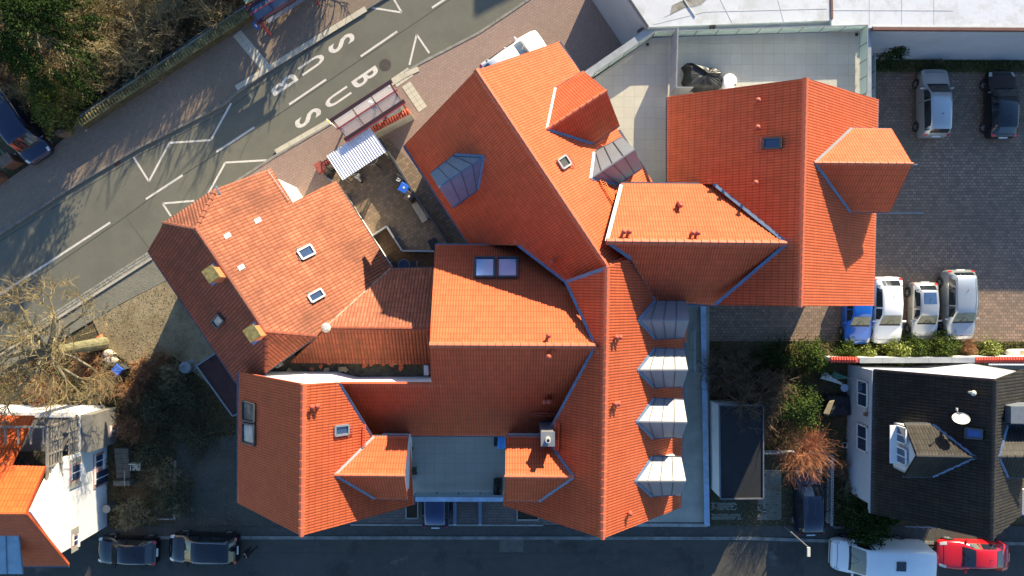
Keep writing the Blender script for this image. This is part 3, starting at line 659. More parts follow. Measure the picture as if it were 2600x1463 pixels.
# metal-clad chimney
c = P(1385, 1084, 7.6); ch = MB(); ch.box((c.x, c.y - .12, 8.6), (.60, .60, 2.6)); CH = ch.build('chimney', ZINC_L, bl)
mb = MB(); mb.box((c.x, c.y - .12, 9.93), (.68, .70, .08)); mb.build('chimney_cap', ZINC_L, CH)
mb = MB(); mb.cyl((c.x, c.y - .12, 9.95), .13, .30, 16); mb.build('flue', CREAM, CH); mb = MB(); mb.cyl((c.x, c.y - .12, 10.24), .075, .02, 16); mb.build('flue_opening', BLACK, CH)
mb = MB(); mb.bar(W5D.at(1373, 1070) + W5D.n * .05, W5D.at(1373, 1112) + W5D.n * .05, .2, .03, W5D.n); mb.bar(W5D.at(1370, 1072) + W5D.n * .06, W5D.at(1404, 1072) + W5D.n * .06, .2, .03, W5D.n); mb.build('chimney_flashing', ZINC_D, CH)
# windows on walls seen only from the side
def wwin(par, c, w, h, ang, frame=None, pane=None):
    """window in a vertical wall: centre c, facing direction ang"""
    M = Matrix.Rotation(ang, 3, 'Z'); f = MB(); n = M @ Vector((1, 0, 0)); s = M @ Vector((0, 1, 0)); c = Vector(c)
    for k in (-1, 1): f.box(c + s * k * w / 2, (.08, .07, h + .07), M=M); f.box(c + Vector((0, 0, k * h / 2)), (.08, w + .07, .07), M=M)
    f.box(c, (.07, .05, h), M=M); o = f.build('window', frame or WHITEP, par)
    p = MB(); p.box(c - n * .01, (.03, w, h), M=M); p.build('pane', pane or PANE, o); return o
for zz in (2.0, 4.8):
    for yy in (2.5, 5.5, 8.5): wwin(bl, (W2R.at(2223, 500).x - .33, yy, zz), 1.2, 1.3, 0)
    for xx in (-9.0, 3.6, 5.2): wwin(bl, (xx, P(0, 1330, 7.5).y + .18, zz), 1.1, 1.3, -pi / 2)

# ---- upper roof terrace
TZ = 4.75
mb = MB(); mb.slab([P(x, y, TZ) for x, y in [(1500, 205), (1655, 96), (2184, 79), (2184, 260), (1950, 300), (1720, 300), (1720, 480), (1600, 480), (1560, 400)]], (0, 0, -.3)); mb.build('terrace_floor', SLAB, bl)
ring = [(1478, 186), (1646, 70), (1900, 59), (2212, 50.5), (2213, 270)]; inn = [(1498, 197), (1659, 86), (1900, 74), (2199, 65), (2200, 270)]
mb = MB()
for i in range(4): mb.slab([P(*ring[i], 4.95), P(*ring[i + 1], 4.95), P(*inn[i + 1], 4.95), P(*inn[i], 4.95)], (0, 0, -.08))
mb.build('parapet_coping', COPING, bl)
mb = MB()
for i in range(4):
    a, b = P(*inn[i], 4.95), P(*inn[i + 1], 4.95); a2 = a.lerp(P(*ring[i], 4.95), .9); b2 = b.lerp(P(*ring[i + 1], 4.95), .9)
    mb.slab([a + Vector((0, 0, -.09)), b + Vector((0, 0, -.09)), b2 + Vector((0, 0, -.09)), a2 + Vector((0, 0, -.09))], (0, 0, -4.8))
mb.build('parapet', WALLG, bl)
def rail(par, A, B, n, h=.95, gh=.86, m=None, post=.05, top=.05, topm=None, dt=.02, gap=.04, z0=.0):
    A = Vector(A); B = Vector(B); d = (B - A).normalized(); s = Vector((-d.y, d.x, 0))
    f = MB(); f.bar(A + Vector((0, 0, h)), B + Vector((0, 0, h)), top, .04)
    for i in range(n + 1): q = A.lerp(B, i / n); f.box(q + Vector((0, 0, h / 2 - .05)), (post, post * .6, h), atan2(d.y, d.x))
    o = f.build('glass_railing', topm or GREYM, par)
    for i in range(n):
        a = A.lerp(B, (i + gap) / n); b = A.lerp(B, (i + 1 - gap) / n); g = MB(); g.bar(a + Vector((0, 0, h / 2 + z0 / 2)), b + Vector((0, 0, h / 2 + z0 / 2)), .014, gh - z0); g.build('glass_panel', m or GLASSF, o)
    return o
ip = [P(1506, 196, 4.9), P(1656, 94, 4.9), P(2184, 78, 4.9), P(2183, 245, 4.9)]
rail(bl, ip[0], ip[1], 4, .8, .78, topm=ZINC_L, gap=.02); rail(bl, ip[1], ip[2], 10, .8, .78, topm=ZINC_L, gap=.02); rail(bl, ip[2], ip[3], 4, .8, .78, topm=ZINC_L, gap=.02)
# side balcony with green glass, divider screen
a = P(2222, 139, 4.0); b = P(2221, 262, 4.0); rail(bl, a + Vector((0, 0, -.9)), b + Vector((0, 0, -.9)), 3, .9, .85)
mb = MB(); mb.slab([P(2205, 139, 3), P(2222, 139, 3), P(2221, 262, 3), P(2204, 262, 3)], (0, 0, -.2)); mb.build('balcony_floor', CONC, bl)
mb = MB(); A = P(1704, 97, TZ + .05); B = P(1700, 243, TZ + .05)
for i in range(3): mb.bar(A.lerp(B, i / 3 + .005) + Vector((0, 0, .8)), A.lerp(B, (i + 1) / 3 - .005) + Vector((0, 0, .8)), .04, 1.5)
o = mb.build('privacy_screen', mat('screen_grey', (.30, .32, .36), .5, .1, .08, 2), bl)
mb = MB(); mb.bar(A + Vector((0, 0, 1.57)), B + Vector((0, 0, 1.57)), .07, .05); C_ = P(1741, 243, TZ + .05); mb.bar(B + Vector((0, 0, 1.57)), C_ + Vector((0, 0, 1.57)), .06, .05); mb.bar(B + Vector((0, 0, .8)), C_ + Vector((0, 0, .8)), .04, 1.5)
for t in (0, 1 / 3, 2 / 3, 1): mb.box(A.lerp(B, t) + Vector((0, 0, .8)), (.06, .06, 1.6))
mb.build('screen_frame', ZINC_L, o)
for x, y in ((1644, 113), (2175, 88)):
    mb = MB(); mb.box(P(x, y, TZ + .02), (.15, .15, .04)); mb.build('floor_drain', BLACK, bl)
for x in (1804, 1812):
    mb = MB(); mb.cyl(P(x, 71, 4.95), .07, .25, 10); mb.build('coping_vent', BLACK, bl)
# ---- lower roof terrace
mb = MB(); mb.slab([P(x, y, 3.0) for x, y in [(1028, 1090), (1292, 1090), (1292, 1272), (1028, 1272)]], (0, 0, -.3)); mb.build('terrace_floor', SLAB, bl)
mb = MB(); mb.bar(P(1054, 1267, 3.1), P(1277, 1267, 3.1), .26, .2); mb.build('parapet_coping', mat('zinc_sky_tint', (.45, .58, .72), .4, .5, .15, 2), bl)  # coping zinc coloured with the blue of the sky it reflects
rail(bl, P(1057, 1249, 3.15), P(1274, 1250, 3.15), 4, .9, .86, topm=ZINC_L, gap=.025)
mb = MB(); mb.bar(P(1039, 1257, 4.05), P(1284, 1259, 4.05), .05, .05); mb.build('handrail', ZINC_L, bl)
# ---- balcony on the right wing
mb = MB(); mb.slab([P(1725, 838, 3.0), P(1753, 838, 3.0), P(1753, 938, 3.0), P(1725, 938, 3.0)], (0, 0, -.2)); mb.build('balcony_floor', CONC_G, bl)
rail(bl, P(1753, 836, 3.0), P(1753, 939, 3.0), 2, 1.0, .95)
# low walls between the bays
for x in (1155, 1219):
    t = thing('bay_divider', 'low pale divider wall between parking bays, %s' % ('next to the dark blue car' if x == 1155 else 'farther from the dark blue car'), 'low wall', P(x, 1300, 0), group='divider walls of the parking bays')
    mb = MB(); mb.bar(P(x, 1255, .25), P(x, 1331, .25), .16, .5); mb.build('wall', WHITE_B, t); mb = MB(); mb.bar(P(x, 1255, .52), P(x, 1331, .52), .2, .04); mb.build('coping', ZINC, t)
# long low wall of the driveway
t = thing('boundary_wall', 'long low wall with blue-grey metal coping beside the driveway', 'wall', P(1800, 1050, 0))
mb = MB(); mb.bar(P(1786, 778, .2), P(1796, 1333, .2), .2, .4); mb.build('wall', WHITE_B, t); mb = MB(); mb.bar(P(1785, 778, .42), P(1795, 1333, .42), .32, .05); mb.build('coping', mat('coping_blue', (.38, .50, .64), .45, .4, .2, 1.5, bump=.05), t)

# ================================================================ THE OLD HOUSE
oh = thing('old_house', 'old house with weathered mossy clay tile roof and two chimneys by the bend', 'house', P(620, 720, 0))
zr = 8.17
BR = Pl(P(498, 582, zr), P(674, 843, zr), P(852, 459, 2.95)); BL = Pl(P(498, 582, zr), P(674, 843, zr), P(377, 638, 5.0))
ta = BL.at(416, 567); tb = BR.at(549, 479)
tk = dict(pitch=.18, amp=.042, course=.36, thick=.028)
roof(oh, BR, [(498, 582), (549, 479), (688, 429), (743, 514), (733, 520), (852.5, 459), (993, 681), (829, 829), (803, 854), (674, 843)], T_OLD, **tk)
roof(oh, BL, [(498, 582), (674, 843), (676, 944), (640, 990), (600, 972), (377, 638), (416, 567)], T_OLD2, **tk)
HP = Pl(P(498, 582, zr), ta, tb); roof(oh, HP, [(498, 582), (549, 479), (416, 567)], T_OLD, **tk)
tc_, td = BR.at(803, 854), BL.at(676, 944); HP2 = Pl(P(674, 843, zr), tc_, td); roof(oh, HP2, [(674, 843), (803, 854), (676, 944)], T_OLD2, **tk)
caps(oh, P(498, 582, zr), P(674, 843, zr), T_OLD, r=.15)
for q in (ta, tb): caps(oh, P(498, 582, zr), q, T_OLD, r=.13)
for q in (tc_, td): caps(oh, P(674, 843, zr), q, T_OLD2, r=.13)
gutter(oh, BL.at(377, 638), BL.at(600, 972), mat('blue_gutter', (.06, .10, .17), .4, .3, .1, 3), w=.16); gutter(oh, BR.at(852.5, 459), BR.at(993, 681), mat('old_gutter', (.14, .12, .09), .6, .2, .2, 3))
gutter(oh, HP.at(416, 567), HP.at(549, 479), DGREY, w=.07); gutter(oh, HP2.at(803, 854), HP2.at(676, 944), ZINC_D)
flash(oh, BR.at(993, 681), BR.at(829, 829), .12, mat('verge_wood', (.33, .27, .20), .9, 0, .2, 3), .06, 'verge_board')
body(oh, [HP.at(416, 567), HP.at(549, 479), BR.at(688, 429), BR.at(743, 514), BR.at(852.5, 459), BR.at(993, 681), BR.at(829, 829), HP2.at(803, 854), HP2.at(676, 944), BL.at(600, 972), BL.at(377, 638)], WHITE, d=.25, drop=.15)
for q, f in (([(753, 640), (786, 623), (799, 645), (767, 661)], GREYM), ([(780, 753), (812, 735), (823, 752), (791, 770)], GREYM)): skylight(oh, BR, q, PANE, fr=f, fw=.1)
for q in ([(751, 632), (756, 629), (768, 663), (759, 663)], [(778, 743), (783, 741), (792, 772), (786, 772)]):
    mb = MB(); mb.slab([BR.at(*p) + BR.n * .06 for p in q], BR.n * .03); mb.build('skylight_apron', DGREY, oh)
skylight(oh, BL, [(557, 795), (573, 812), (556, 832), (542, 815)], PANE_W, fr=DGREY)
for x, y in ((654, 561), (577, 600), (612, 680)):
    mb = MB(); mb.slab([BR.at(*p) + BR.n * .05 for p in quad(x, y, 8.5, 6, R(-28))], BR.n * .03); mb.build('glass_tile', mat('glass_tiles', (.55, .60, .58), .25, 0, .25, 6), oh)
for x, y, h in ((531, 695, 9.0), (635, 845, 9.0)):
    c = P(x, y, h); d0 = BL.u
    an = atan2(d0.y, d0.x); mb = MB(); mb.box((c.x + .16, c.y - .05, h - 1.25), (.62, .5, 2.5), an); k = mb.build('chimney', mat('chimney_brick', (.62, .19, .07), .9, 0, .15, 6), oh)
    mb = MB(); mb.box((c.x + .10, c.y - .02, h + .03), (.72, .62, .1), an); mb.build('chimney_cap', mat('mossy_cap', (.19, .16, .06), .95, 0, .4, 6, bump=.4), k)
    e = BL.at(x + 25, y - 10) + BL.n * .05; mb = MB(); a = BL.at(x + 12, y - 28) + BL.n * .06; b = BL.at(x + 33, y + 10) + BL.n * .06; mb.bar(a, b, .28, .03, BL.n); mb.bar(b, BL.at(x + 8, y + 26) + BL.n * .06, .2, .03, BL.n); mb.build('chimney_flashing', mat('blue_lead', (.11, .19, .38), .4, .3, .15, 4), k)
mb = MB(); c = HP.at(549, 479); mb.box(c + Vector((.1, -.1, .05)), (.12, .5, .12), R(30)); mb.build('verge_clip', GREYM, oh)
# snow guard wire
A = BR.at(679, 437) + BR.n * .15; B = BR.at(731, 512) + BR.n * .15; mb = MB(); mb.tube([A, B], .02, 5)
for i in range(9): q = A.lerp(B, i / 8); mb.tube([q - BR.n * .15, q], .012, 4)
mb.build('snow_guard', GREYM, oh)
# annex between the houses
an = thing('annex', 'low mossy tiled annex squeezed between the old house and the orange roofs', 'annex', P(960, 830, 0))
AU = Pl(P(829, 832, 6.9), P(1093, 834, 6.9), P(1045, 682, 3.7)); AD = Pl(P(829, 832, 6.9), P(1093, 834, 6.9), P(950, 920, 5.5))
roof(an, AU, [(993, 683), (1101, 681), (1093, 834), (829, 832)], T_OLD, **tk); roof(an, AD, [(829, 832), (1093, 834), (1091, 924), (737, 920), (803, 858)], T_OLD2, **tk)
caps(an, P(829, 833, 6.92), P(1093, 835, 6.92), T_OLD2, r=.13)
gutter(an, AU.at(993, 682), AU.at(1101, 680), DGREY); mb = MB(); mb.lathe(P(829, 832, 6.95), [(.05, -.1), (.24, 0), (.26, .08), (.12, .16)], 10); mb.build('finial', CREAM, an)
mb = MB(); mb.slab([P(x, y, 5.0) for x, y in [(672, 945), (745, 900), (1100, 900), (1100, 962), (660, 962)]], (0, 0, -.2)); mb.build('flat_roof', BITUM2, an)
body(an, [P(740, 920, 5.5), P(829, 832, 6.8), P(993, 683, 3.6), P(1100, 683, 3.6), P(1093, 834, 6.8), P(1091, 922, 5.4)], WHITE_B, d=.1)
body(an, [P(672, 945, 5.0), P(745, 900, 5.0), P(1100, 900, 5.0), P(1100, 962, 5.0), P(660, 962, 5.0)], WHITE_B, d=.05, drop=.2)
# fallen tiles on the flat roof: each a thing of its own
r_ = random.Random(11); BRK = mat('broken_tile', (.50, .13, .06), .9, 0, .2, 6); PLK = mat('board', (.36, .29, .17), .9, 0, .3, 6)
spots = [(815, 931, 'B'), (792, 937, 'B'), (835, 921, 'B'), (942, 925, 'B'), (926, 928, 'B'), (974, 925, 'B'), (995, 927, 'B'), (1012, 920, 'B'), (1018, 925, 'B'), (1018, 935, 'B'), (1001, 920, 'P'), (735, 942, 'P'), (829, 940, 'P'), (876, 938, 'P'), (866, 938, 'P')]
where = ['left of the middle of the flat roof', 'smallest piece, left end of the scatter', 'flat against the tile eave, left part', 'upright piece in the middle by the eave', 'small chip beside the upright piece', 'piece halfway to the big heap', 'largest piece of the heap by the white wall end', 'topmost piece of the heap', 'long piece leaning across the heap', 'lowest piece, below the heap']
wp = ['short pale board lying in the tile heap', 'small pale board at the left end of the flat roof', 'crooked board with moss among the tile pieces', 'right half of a pair of boards on the flat roof', 'left half of a pair of boards on the flat roof']
ib = ip_ = 0
for x, y, k in spots:
    c = P(x, y, 5.03)
    if k == 'B': lab = 'broken red roof tile, ' + where[ib]; ib += 1; sz = (r_.uniform(.22, .34), r_.uniform(.16, .24))
    else: lab = wp[ip_]; ip_ += 1; sz = (r_.uniform(.26, .36), .28)
    a = r_.uniform(-.8, 1.2); s = sz[0] / 2; w = sz[1] / 2; pts = [(-s, -w * .8), (-s * .2, -w), (s, -w * .7), (s * .85, w), (-s * .6, w * .9)]
    mb = MB(); mb.prism([(c.x + p * cos(a) - q * sin(a), c.y + p * sin(a) + q * cos(a)) for p, q in pts], 5.01 + .02, 5.07 + r_.uniform(0, .03))
    tag(mb.build('broken_tile' if k == 'B' else 'board', BRK if k == 'B' else PLK), lab, 'roof tile' if k == 'B' else 'board', 'debris on the flat roof')
mb = MB(); mb.slab([P(1079, 925, 5.2), P(1090, 925, 5.2), P(1091, 950, 5.2), P(1080, 950, 5.2)], (0, 0, .6)); mb.build('roof_hatch', WHITE_B, an)
for x, y in ((711, 928), (716, 925)): mb = MB(); mb.cyl(P(x, y, 5.0), .1, .5, 12); mb.build('vent_pipe', CREAM, an)
# red bitumen lean-to beside the old house
t = thing('lean_to', 'dark flat lean-to with thin metal rim between old house and orange roof', 'lean-to', P(550, 970, 0))
q = [(546, 898), (499, 929), (591, 1057), (604, 1050), (604, 975)]; mb = MB(); mb.slab([P(x, y, 2.8) for x, y in q], (0, 0, -.12)); mb.build('roof', mat('red_bitumen', (.055, .022, .018), .85, 0, .3, 2), t)
mb = MB(); [mb.bar(P(*q[i], 2.83), P(*q[i + 1], 2.83), .08, .09) for i in range(3)]; mb.build('rim', ZINC_L, t)
body(t, [P(x, y, 2.8) for x, y in q], WOOD, d=.1, drop=.1)

# ================================================================ WHITE FLAT-ROOFED BUILDING
wb = thing('flat_roofed_building', 'white rendered building with a patched white flat roof at the top right', 'building', P(2000, 40, 0))
zt = 5.2; NW = (1300 + 219, 731.5 - 852)
rg = [P(*NW, zt), P(1646, 69, zt), P(2110, 52, zt), P(2113, 70, zt), P(3200, 75, zt), P(3200, -700, zt), P(2050, -560, zt), P(1700, -170, zt)]
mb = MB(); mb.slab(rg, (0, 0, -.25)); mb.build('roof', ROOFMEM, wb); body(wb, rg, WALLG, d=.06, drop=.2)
mb = MB(); mb.bar(P(2214, 74, zt - .05), P(3200, 79, zt - .05), .16, .22); mb.build('fascia', BROWN, wb)
mb = MB(); mb.bar(P(*NW, zt), P(1646, 69, zt), .07, .14); mb.build('roof_edge', DGREY, wb)
mb = MB(); mb.bar(P(2112, 48, zt + .02), P(2110, -80, zt + .02), .12, .08); mb.build('roof_joint', BROWN, wb)
mb = MB(); mb.bar(P(2216, 68, zt + .03), P(3200, 72, zt + .03), .08, .05)
for x in (2208, 2290, 2372): mb.bar(P(x, 62, zt + .006), P(x, -80, zt + .006), .03, .012)
mb.bar(P(2113, 26, zt + .006), P(2420, 27, zt + .006), .03, .012); mb.bar(P(1860, 60, zt + .006), P(1800, -60, zt + .006), .03, .012); mb.bar(P(1660, 62, zt + .006), P(1790, 30, zt + .006), .03, .012); mb.bar(P(1790, 30, zt + .006), P(2100, 22, zt + .006), .03, .012); mb.bar(P(1990, 55, zt + .006), P(1960, -60, zt + .006), .03, .012); mb.build('roof_seam', mat('seam', (.52, .52, .50), .7, 0, .1, 2), wb)
mb = MB(); pts = [P(x, y, zt + .01) for x, y in [(1686, 44), (1701, 38), (1706, 14), (1735, 0), (1750, -20), (1850, -25), (1795, -2), (1780, 12), (1760, 18), (1738, 20)]]; mb.slab(pts, (0, 0, -.02)); mb.build('puddle_stain', multi_mat('roof_dirt', [(3, .4, .6, .8, (.10, .10, .04), 6), (1, .4, .6, .6, (.42, .40, .36), 6)], (.20, .18, .13)), wb)
mb = MB(); mb.bar(P(1736, -2, zt + .03), P(1765, 42, zt + .03), .04, .05); mb.build('roof_cable', mat('cable_pale', (.6, .58, .52), .8, 0, .1, 3), wb)
mb = MB(); mb.box(P(1627, 77, 4.7) + Vector((-.05, 0, 0)), (.10, .3, .3), R(-57)); mb.build('wall_vent', DGREY, wb)
mb = MB(); mb.bar(P(1549, 0, 5.05) + Vector((-3.0, 0, 0)), P(1549, 0, 5.05) + Vector((-3.0, 0.01, 0)), .01, .01)
# building beyond the upper edge that throws its shade across the bus road
ob = thing('neighbour_house', 'tall house beyond the upper edge whose shade falls on the road', 'house', (10, 46, 0))
rg = [Vector(p) for p in ((7.5, 39, 8), (13.2, 42, 8), (16, 58, 8), (7.5, 56, 8))]; body(ob, rg, WHITE_B, d=.05, drop=0)
mb = MB(); mb.slab(rg, (0, 0, -.2)); mb.build('roof', T_CAPM, ob)

# ================================================================ HOUSE WITH ANTHRACITE ROOF
dh = thing('anthracite_roofed_house', 'pale house with dark anthracite tile roof and satellite dish at lower right', 'house', P(2400, 1150, 0))
DL = Pl(P(2525, 966, 7.5), P(2517, 1371, 7.5), P(2210.5, 1303, 3.6)); DR = Pl(P(2525, 966, 7.5), P(2517, 1371, 7.5), P(2593, 1306, 3.6 + 2.05))
dk = dict(pitch=.17, amp=.03, course=.34, thick=.035)
dz = DR.z
roof(dh, DL, [(2217, 940), (2525, 966), (2517, 1371), (2210.5, 1303)], T_DARK, **dk); roof(dh, DR, [(2525, 966), (2602, 938), (2593, 1306), (2517, 1371)], T_DARK, **dk)
caps(dh, P(2525, 966, 7.52), P(2517, 1371, 7.52), T_DARK, r=.15)
gutter(dh, DL.at(2216, 940), DL.at(2210, 1303), WHITE_B, w=.1); flash(dh, DL.at(2217, 939), DL.at(2525, 965), .12, BROWN, .04, 'verge_board')
body(dh, [DL.at(2217, 940) + Vector((0, .22, 0)), P(2525, 966, 7.5) + Vector((0, .22, 0)), DR.at(2602, 938) + Vector((0, .22, 0)), DR.at(2593, 1306), P(2517, 1371, 7.5), DL.at(2210.5, 1303)], WHITE_B, d=.30, drop=.18)
mb = MB(); a = DL.at(2217, 945) + Vector((.15, 0, -.25)); b = DL.at(2210.5, 1298) + Vector((.15, 0, -.25)); mb.bar(a, b, .3, .1); mb.build('soffit', WHITE_B, dh)
dd = dormer(dh, DL, (2475.5, 1161), (2328, 1158), (2366.5, 1076), (2296.7, 1075.4), (2366.5, 1211), (2295, 1210.7), m=T_DARK, pitch=.17, amp=.03, course=.34, wall=WHITEP, fl=mat('blue_flash', (.20, .30, .50), .45, .3, .1, 3))
c = P(2300, 1120, 6.0)
mb = MB(); mb.box((c.x - .20, P(0, 1132, 5.5).y, 5.15), (.4, 2.1, .06)); mb.build('dormer_sill', WHITEP, dd)
for yy in (1105, 1158): wwin(dd, (c.x + .0, P(0, yy, 5.6).y, 5.55), .85, .9, pi)
dormer(dh, DR, (2534, 1160), (2640, 1160), (2556, 1080), (2650, 1080), (2557, 1212), (2650, 1212), m=T_DARK, pitch=.17, amp=.03, course=.34, wall=WHITEP)
mb = MB(); q = DR.at(2560, 1052); mb.box(q + Vector((.7, .1, .1)), (2.2, .9, 1.3)); mb.build('dormer_box', mat('slate_grey', (.13, .15, .17), .7, 0, .1, 3), dh)
skylight(dh, DL, [(2453, 1086), (2495, 1091), (2494, 1114), (2452, 1111)], mat('blue_pane', (.02, .08, .30), .08, 0, .1, 1, spec=1), fr=DGREY)
vent(dh, DL, 2461, 996, CREAM, .3, .1)
for yy, w in ((1000, 0), (1120, 1)): 
    x0 = P(2151, 1100, 0).x
    wwin(dh, (DL.at(2213, yy).x + .28 - .02, P(0, yy + (0 if not w else -8), 2.0).y, 2.0), 1.5, 1.1, pi)
mb = MB(); c = DL.at(2200 + 5, 1060); mb.box((DL.at(2213, 1060).x + .2, c.y, 2.5), (.15, .2, .25)); mb.build('wall_lamp', mat('rust', (.18, .12, .09), .8, 0, .3, 6), dh)
# satellite dish
t = thing('satellite_dish', 'cream satellite dish on an arm above the dark tile roof', 'satellite dish', DL.at(2417, 1056)); c = DL.at(2417, 1056) + Vector((0, 0, .75))
dn = Vector((-.2, .75, .62)).normalized(); M = dn.to_track_quat('Z', 'Y').to_matrix(); mb = MB(); vs = []; n = 28
for i, (r, z) in enumerate(((.0, -.08), (.18, -.065), (.31, -.03), (.40, 0), (.41, .02))):
    vs += [c + M @ Vector((r * cos(2 * pi * j / n) * 1.05, r * sin(2 * pi * j / n) * .95, z)) for j in range(n)]
mb.add(vs, [(i * n + j, i * n + (j + 1) % n, (i + 1) * n + (j + 1) % n, (i + 1) * n + j) for i in range(4) for j in range(n)]); mb.build('dish', CREAM, t, smooth=True)
mb = MB(); b = c + Vector((-.45, .55, .35)); mb.tube([c + Vector((-.1, .3, -.1)), b], .022, 6); mb.build('arm', CREAM, t); mb = MB(); mb.tube([b - Vector((0, .06, 0)), b + Vector((0, .06, 0))], .055, 8); mb.build('receiver', CREAM, t)
mb = MB(); mb.tube([DL.at(2417, 1056), c - dn * .06], .03, 6); mb.build('mast', GREYM, t)
# second roof edge further right
t = thing('white_outbuilding', 'white rendered wall and door at the right edge beside the anthracite roof', 'outbuilding', P(2600, 1320, 0)); mb = MB(); mb.prism([P(2590, 1240, 0)[:2], P(2700, 1240, 0)[:2], P(2700, 1320, 0)[:2], P(2560, 1290, 0)[:2]], 0, 2.4); mb.build('wall', WHITE_B, t)
mb = MB(); mb.box(P(2568, 1295, 1.0), (.9, .05, 2.0), R(-25)); mb.build('door', mat('blue_door', (.02, .05, .28), .5, 0, .1, 3), t)

# ================================================================ BOTTOM-LEFT HOUSE
lh = thing('white_gabled_house', 'white house with bright orange roof and roof terrace in the bottom left corner', 'house', P(120, 1250, 0))
zrE = 7.1; XE = -25.5
EU = Pl(P(68, 1303, zrE), P(-300, 1303, zrE), P(115, 1184, 5.0)); ED = Pl(P(68, 1303, zrE), P(-300, 1303, zrE), P(172, 1436, 4.0))
# keep the upper slope as steep as the lower one
dy = P(0, 1436, 4.0).y - P(0, 1303, zrE).y; sl_ = (zrE - 4.0) / abs(dy); yr = P(0, 1303, zrE).y
EU = Pl(Vector((-30, yr, zrE)), Vector((-20, yr, zrE)), Vector((-30, yr + 2, zrE - 2 * sl_)))
roof(lh, EU, [(-200, 1303.5), (66, 1303.5), (115.5, 1184.5), (27, 1182), (86, 1055.5), (-200, 1052)], T_ORA2, pitch=.2, amp=.025); roof(lh, ED, [(-200, 1303.5), (66, 1303.5), (174, 1436), (76, 1437), (60, 1437), (-200, 1437)], T_NEW)
caps(lh, P(-200, 1303.5, zrE), P(66, 1303.5, zrE), T_ORA2, r=.13)
flash(lh, ED.at(66, 1303.5), ED.at(174, 1436), .1, T_ORA2, .03, 'verge_tiles'); flash(lh, EU.at(115.5, 1184.5), EU.at(66, 1303), .08, T_ORA2, .03, 'verge_tiles')
gutter(lh, ED.at(174, 1438), ED.at(0, 1438), ZINC_D)
yb = P(0, 1336, 0).y + .0; yn = -7.5
zw = lambda px: H - 25.5 * F / (1300 - px)
def wallp(px, py): z = zw(px); return Vector((XE, (731.5 - py) * (H - z) / F, z))
prof = [Vector((XE, yb, 0)), Vector((XE, yb, ED.z(XE, yb) - .2)), Vector((XE, yr, zrE - .25)), Vector((XE, P(0, 1184, 5.3).y, 4.6)), Vector((XE, -11.2, 4.1)), Vector((XE, -9.7, 4.05)), Vector((XE, -9.7, 2.66)), Vector((XE, yn, 2.66)), Vector((XE, yn, 0))]
mb = MB(); mb.slab(prof, (-.3, 0, 0)); mb.build('gable_wall', WHITE, lh)
mb = MB(); mb.bar((XE - .15, yn, 1.33), (-40, yn, 1.33), .3, 2.66); mb.bar((-33, yn - 2.2, 2.7), (-45, yn - 2.2, 2.7), .3, 3.2); mb.bar((XE - .2, yb + .15, 2.15), (-40, yb + .15, 2.15), .3, 4.3); mb.build('wall', WHITE, lh)
mb = MB(); mb.box((-27.6, -8.6, 2.55), (5.0, 2.1, .12)); mb.build('deck_roof', GREYW, lh)
mb = MB(); mb.box((-25.2, -8.6, 1.33), (.65, 2.2, 2.64)); mb.build('cladding', GREYW, lh)
mb = MB(); mb.box((-28.8, -11.6, 2.9), (6.2, 4.0, .1)); mb.build('terrace_floor', multi_mat('dark_deck', [(2, .4, .6, .7, (.10, .085, .05), 5)], (.03, .028, .022)), lh)
def wq(name, pxs, pys, m, off=.03, th=.04, par=None):
    z0, z1 = zw(max(pxs)), zw(min(pxs)); y = [(731.5 - q) * (H - (z0 + z1) / 2) / F for q in pys]; mb = MB(); mb.box((XE + off, sum(y) / 2, (z0 + z1) / 2), (th, abs(y[0] - y[1]), z1 - z0)); return mb.build(name, m, par or lh)
SHUT = mat('shutter_grey', (.33, .32, .27), .8, 0, .1, 10); PINKW = mat('window_surround', (.50, .27, .22), .9, 0, .1, 4)
for (xa, xb, ya, yb_), sh in (((176, 204, 1176, 1222), (1163, 1237)), ((236, 262, 1151, 1190), None), ((236, 278, 1189, 1233), None), ((180, 198, 1356, 1388), (1340, 1400)), ((250, 272, 1079, 1108), None)):
    w = wq('window', (xa, xb), (ya, yb_), PINKW, .02, .05); wq('pane', (xa + 5, xb - 3), (ya + 5, yb_ - 5), PANE, .055, .02, w); wq('frame', (xa + 2, xa + 5), (ya + 2, yb_ - 2), WHITEP, .06, .04, w); wq('frame', (xa + 2, xb - 1), ((ya + yb_) / 2 - 1.2, (ya + yb_) / 2 + 1.2), WHITEP, .065, .02, w)
    wq('sill', (xb - 3, xb), (ya, yb_), WHITEP, .08, .1, w)
    if ya == 1079:
        for q_ in [w] + list(w.children): q_.data.transform(Matrix.Translation((.64, 0, 0)))
    if sh:
        wq('shutter', (xa, xb), (sh[0], ya), SHUT, .04, .04); wq('shutter', (xa, xb), (yb_, sh[1]), SHUT, .04, .04)
# slatted terrace screens (pergola)
t = thing('terrace_pergola', 'grey slatted timber pergola screens on the roof terrace of the white gabled house', 'pergola', (-27, -10, 3.5))
mb = MB()
for z in (4.2, 4.42, 4.64, 4.86, 5.08, 5.3): mb.bar((XE - .1, -11.35, z), (XE - .1, -7.7, z), .05, .09)
mb.build('screen_slats', WOOD, t)
for y in (-11.35, -10.6, -9.9, -9.2, -8.5, -7.7): mb = MB(); mb.box((XE - .1, y, 4.75), (.09, .09, 1.3)); mb.build('screen_post', WOOD, t)
mb = MB()
for z in (2.75, 2.95, 3.15, 3.35, 3.55): mb.bar((XE - .1, -9.7, z), (XE - .1, -7.6, z), .05, .09)
for y in (-9.7, -9.0, -8.3, -7.6): mb.box((XE - .1, y, 3.2), (.09, .09, 1.0))
mb.build('lower_screen', WOOD, t); mb = MB()
mb.bar((XE - .1, -7.65, 5.4), (-28.9, -7.65, 5.4), .1, .12); mb.bar((XE - .1, -11.4, 5.4), (XE - .1, -7.6, 5.4), .1, .12)
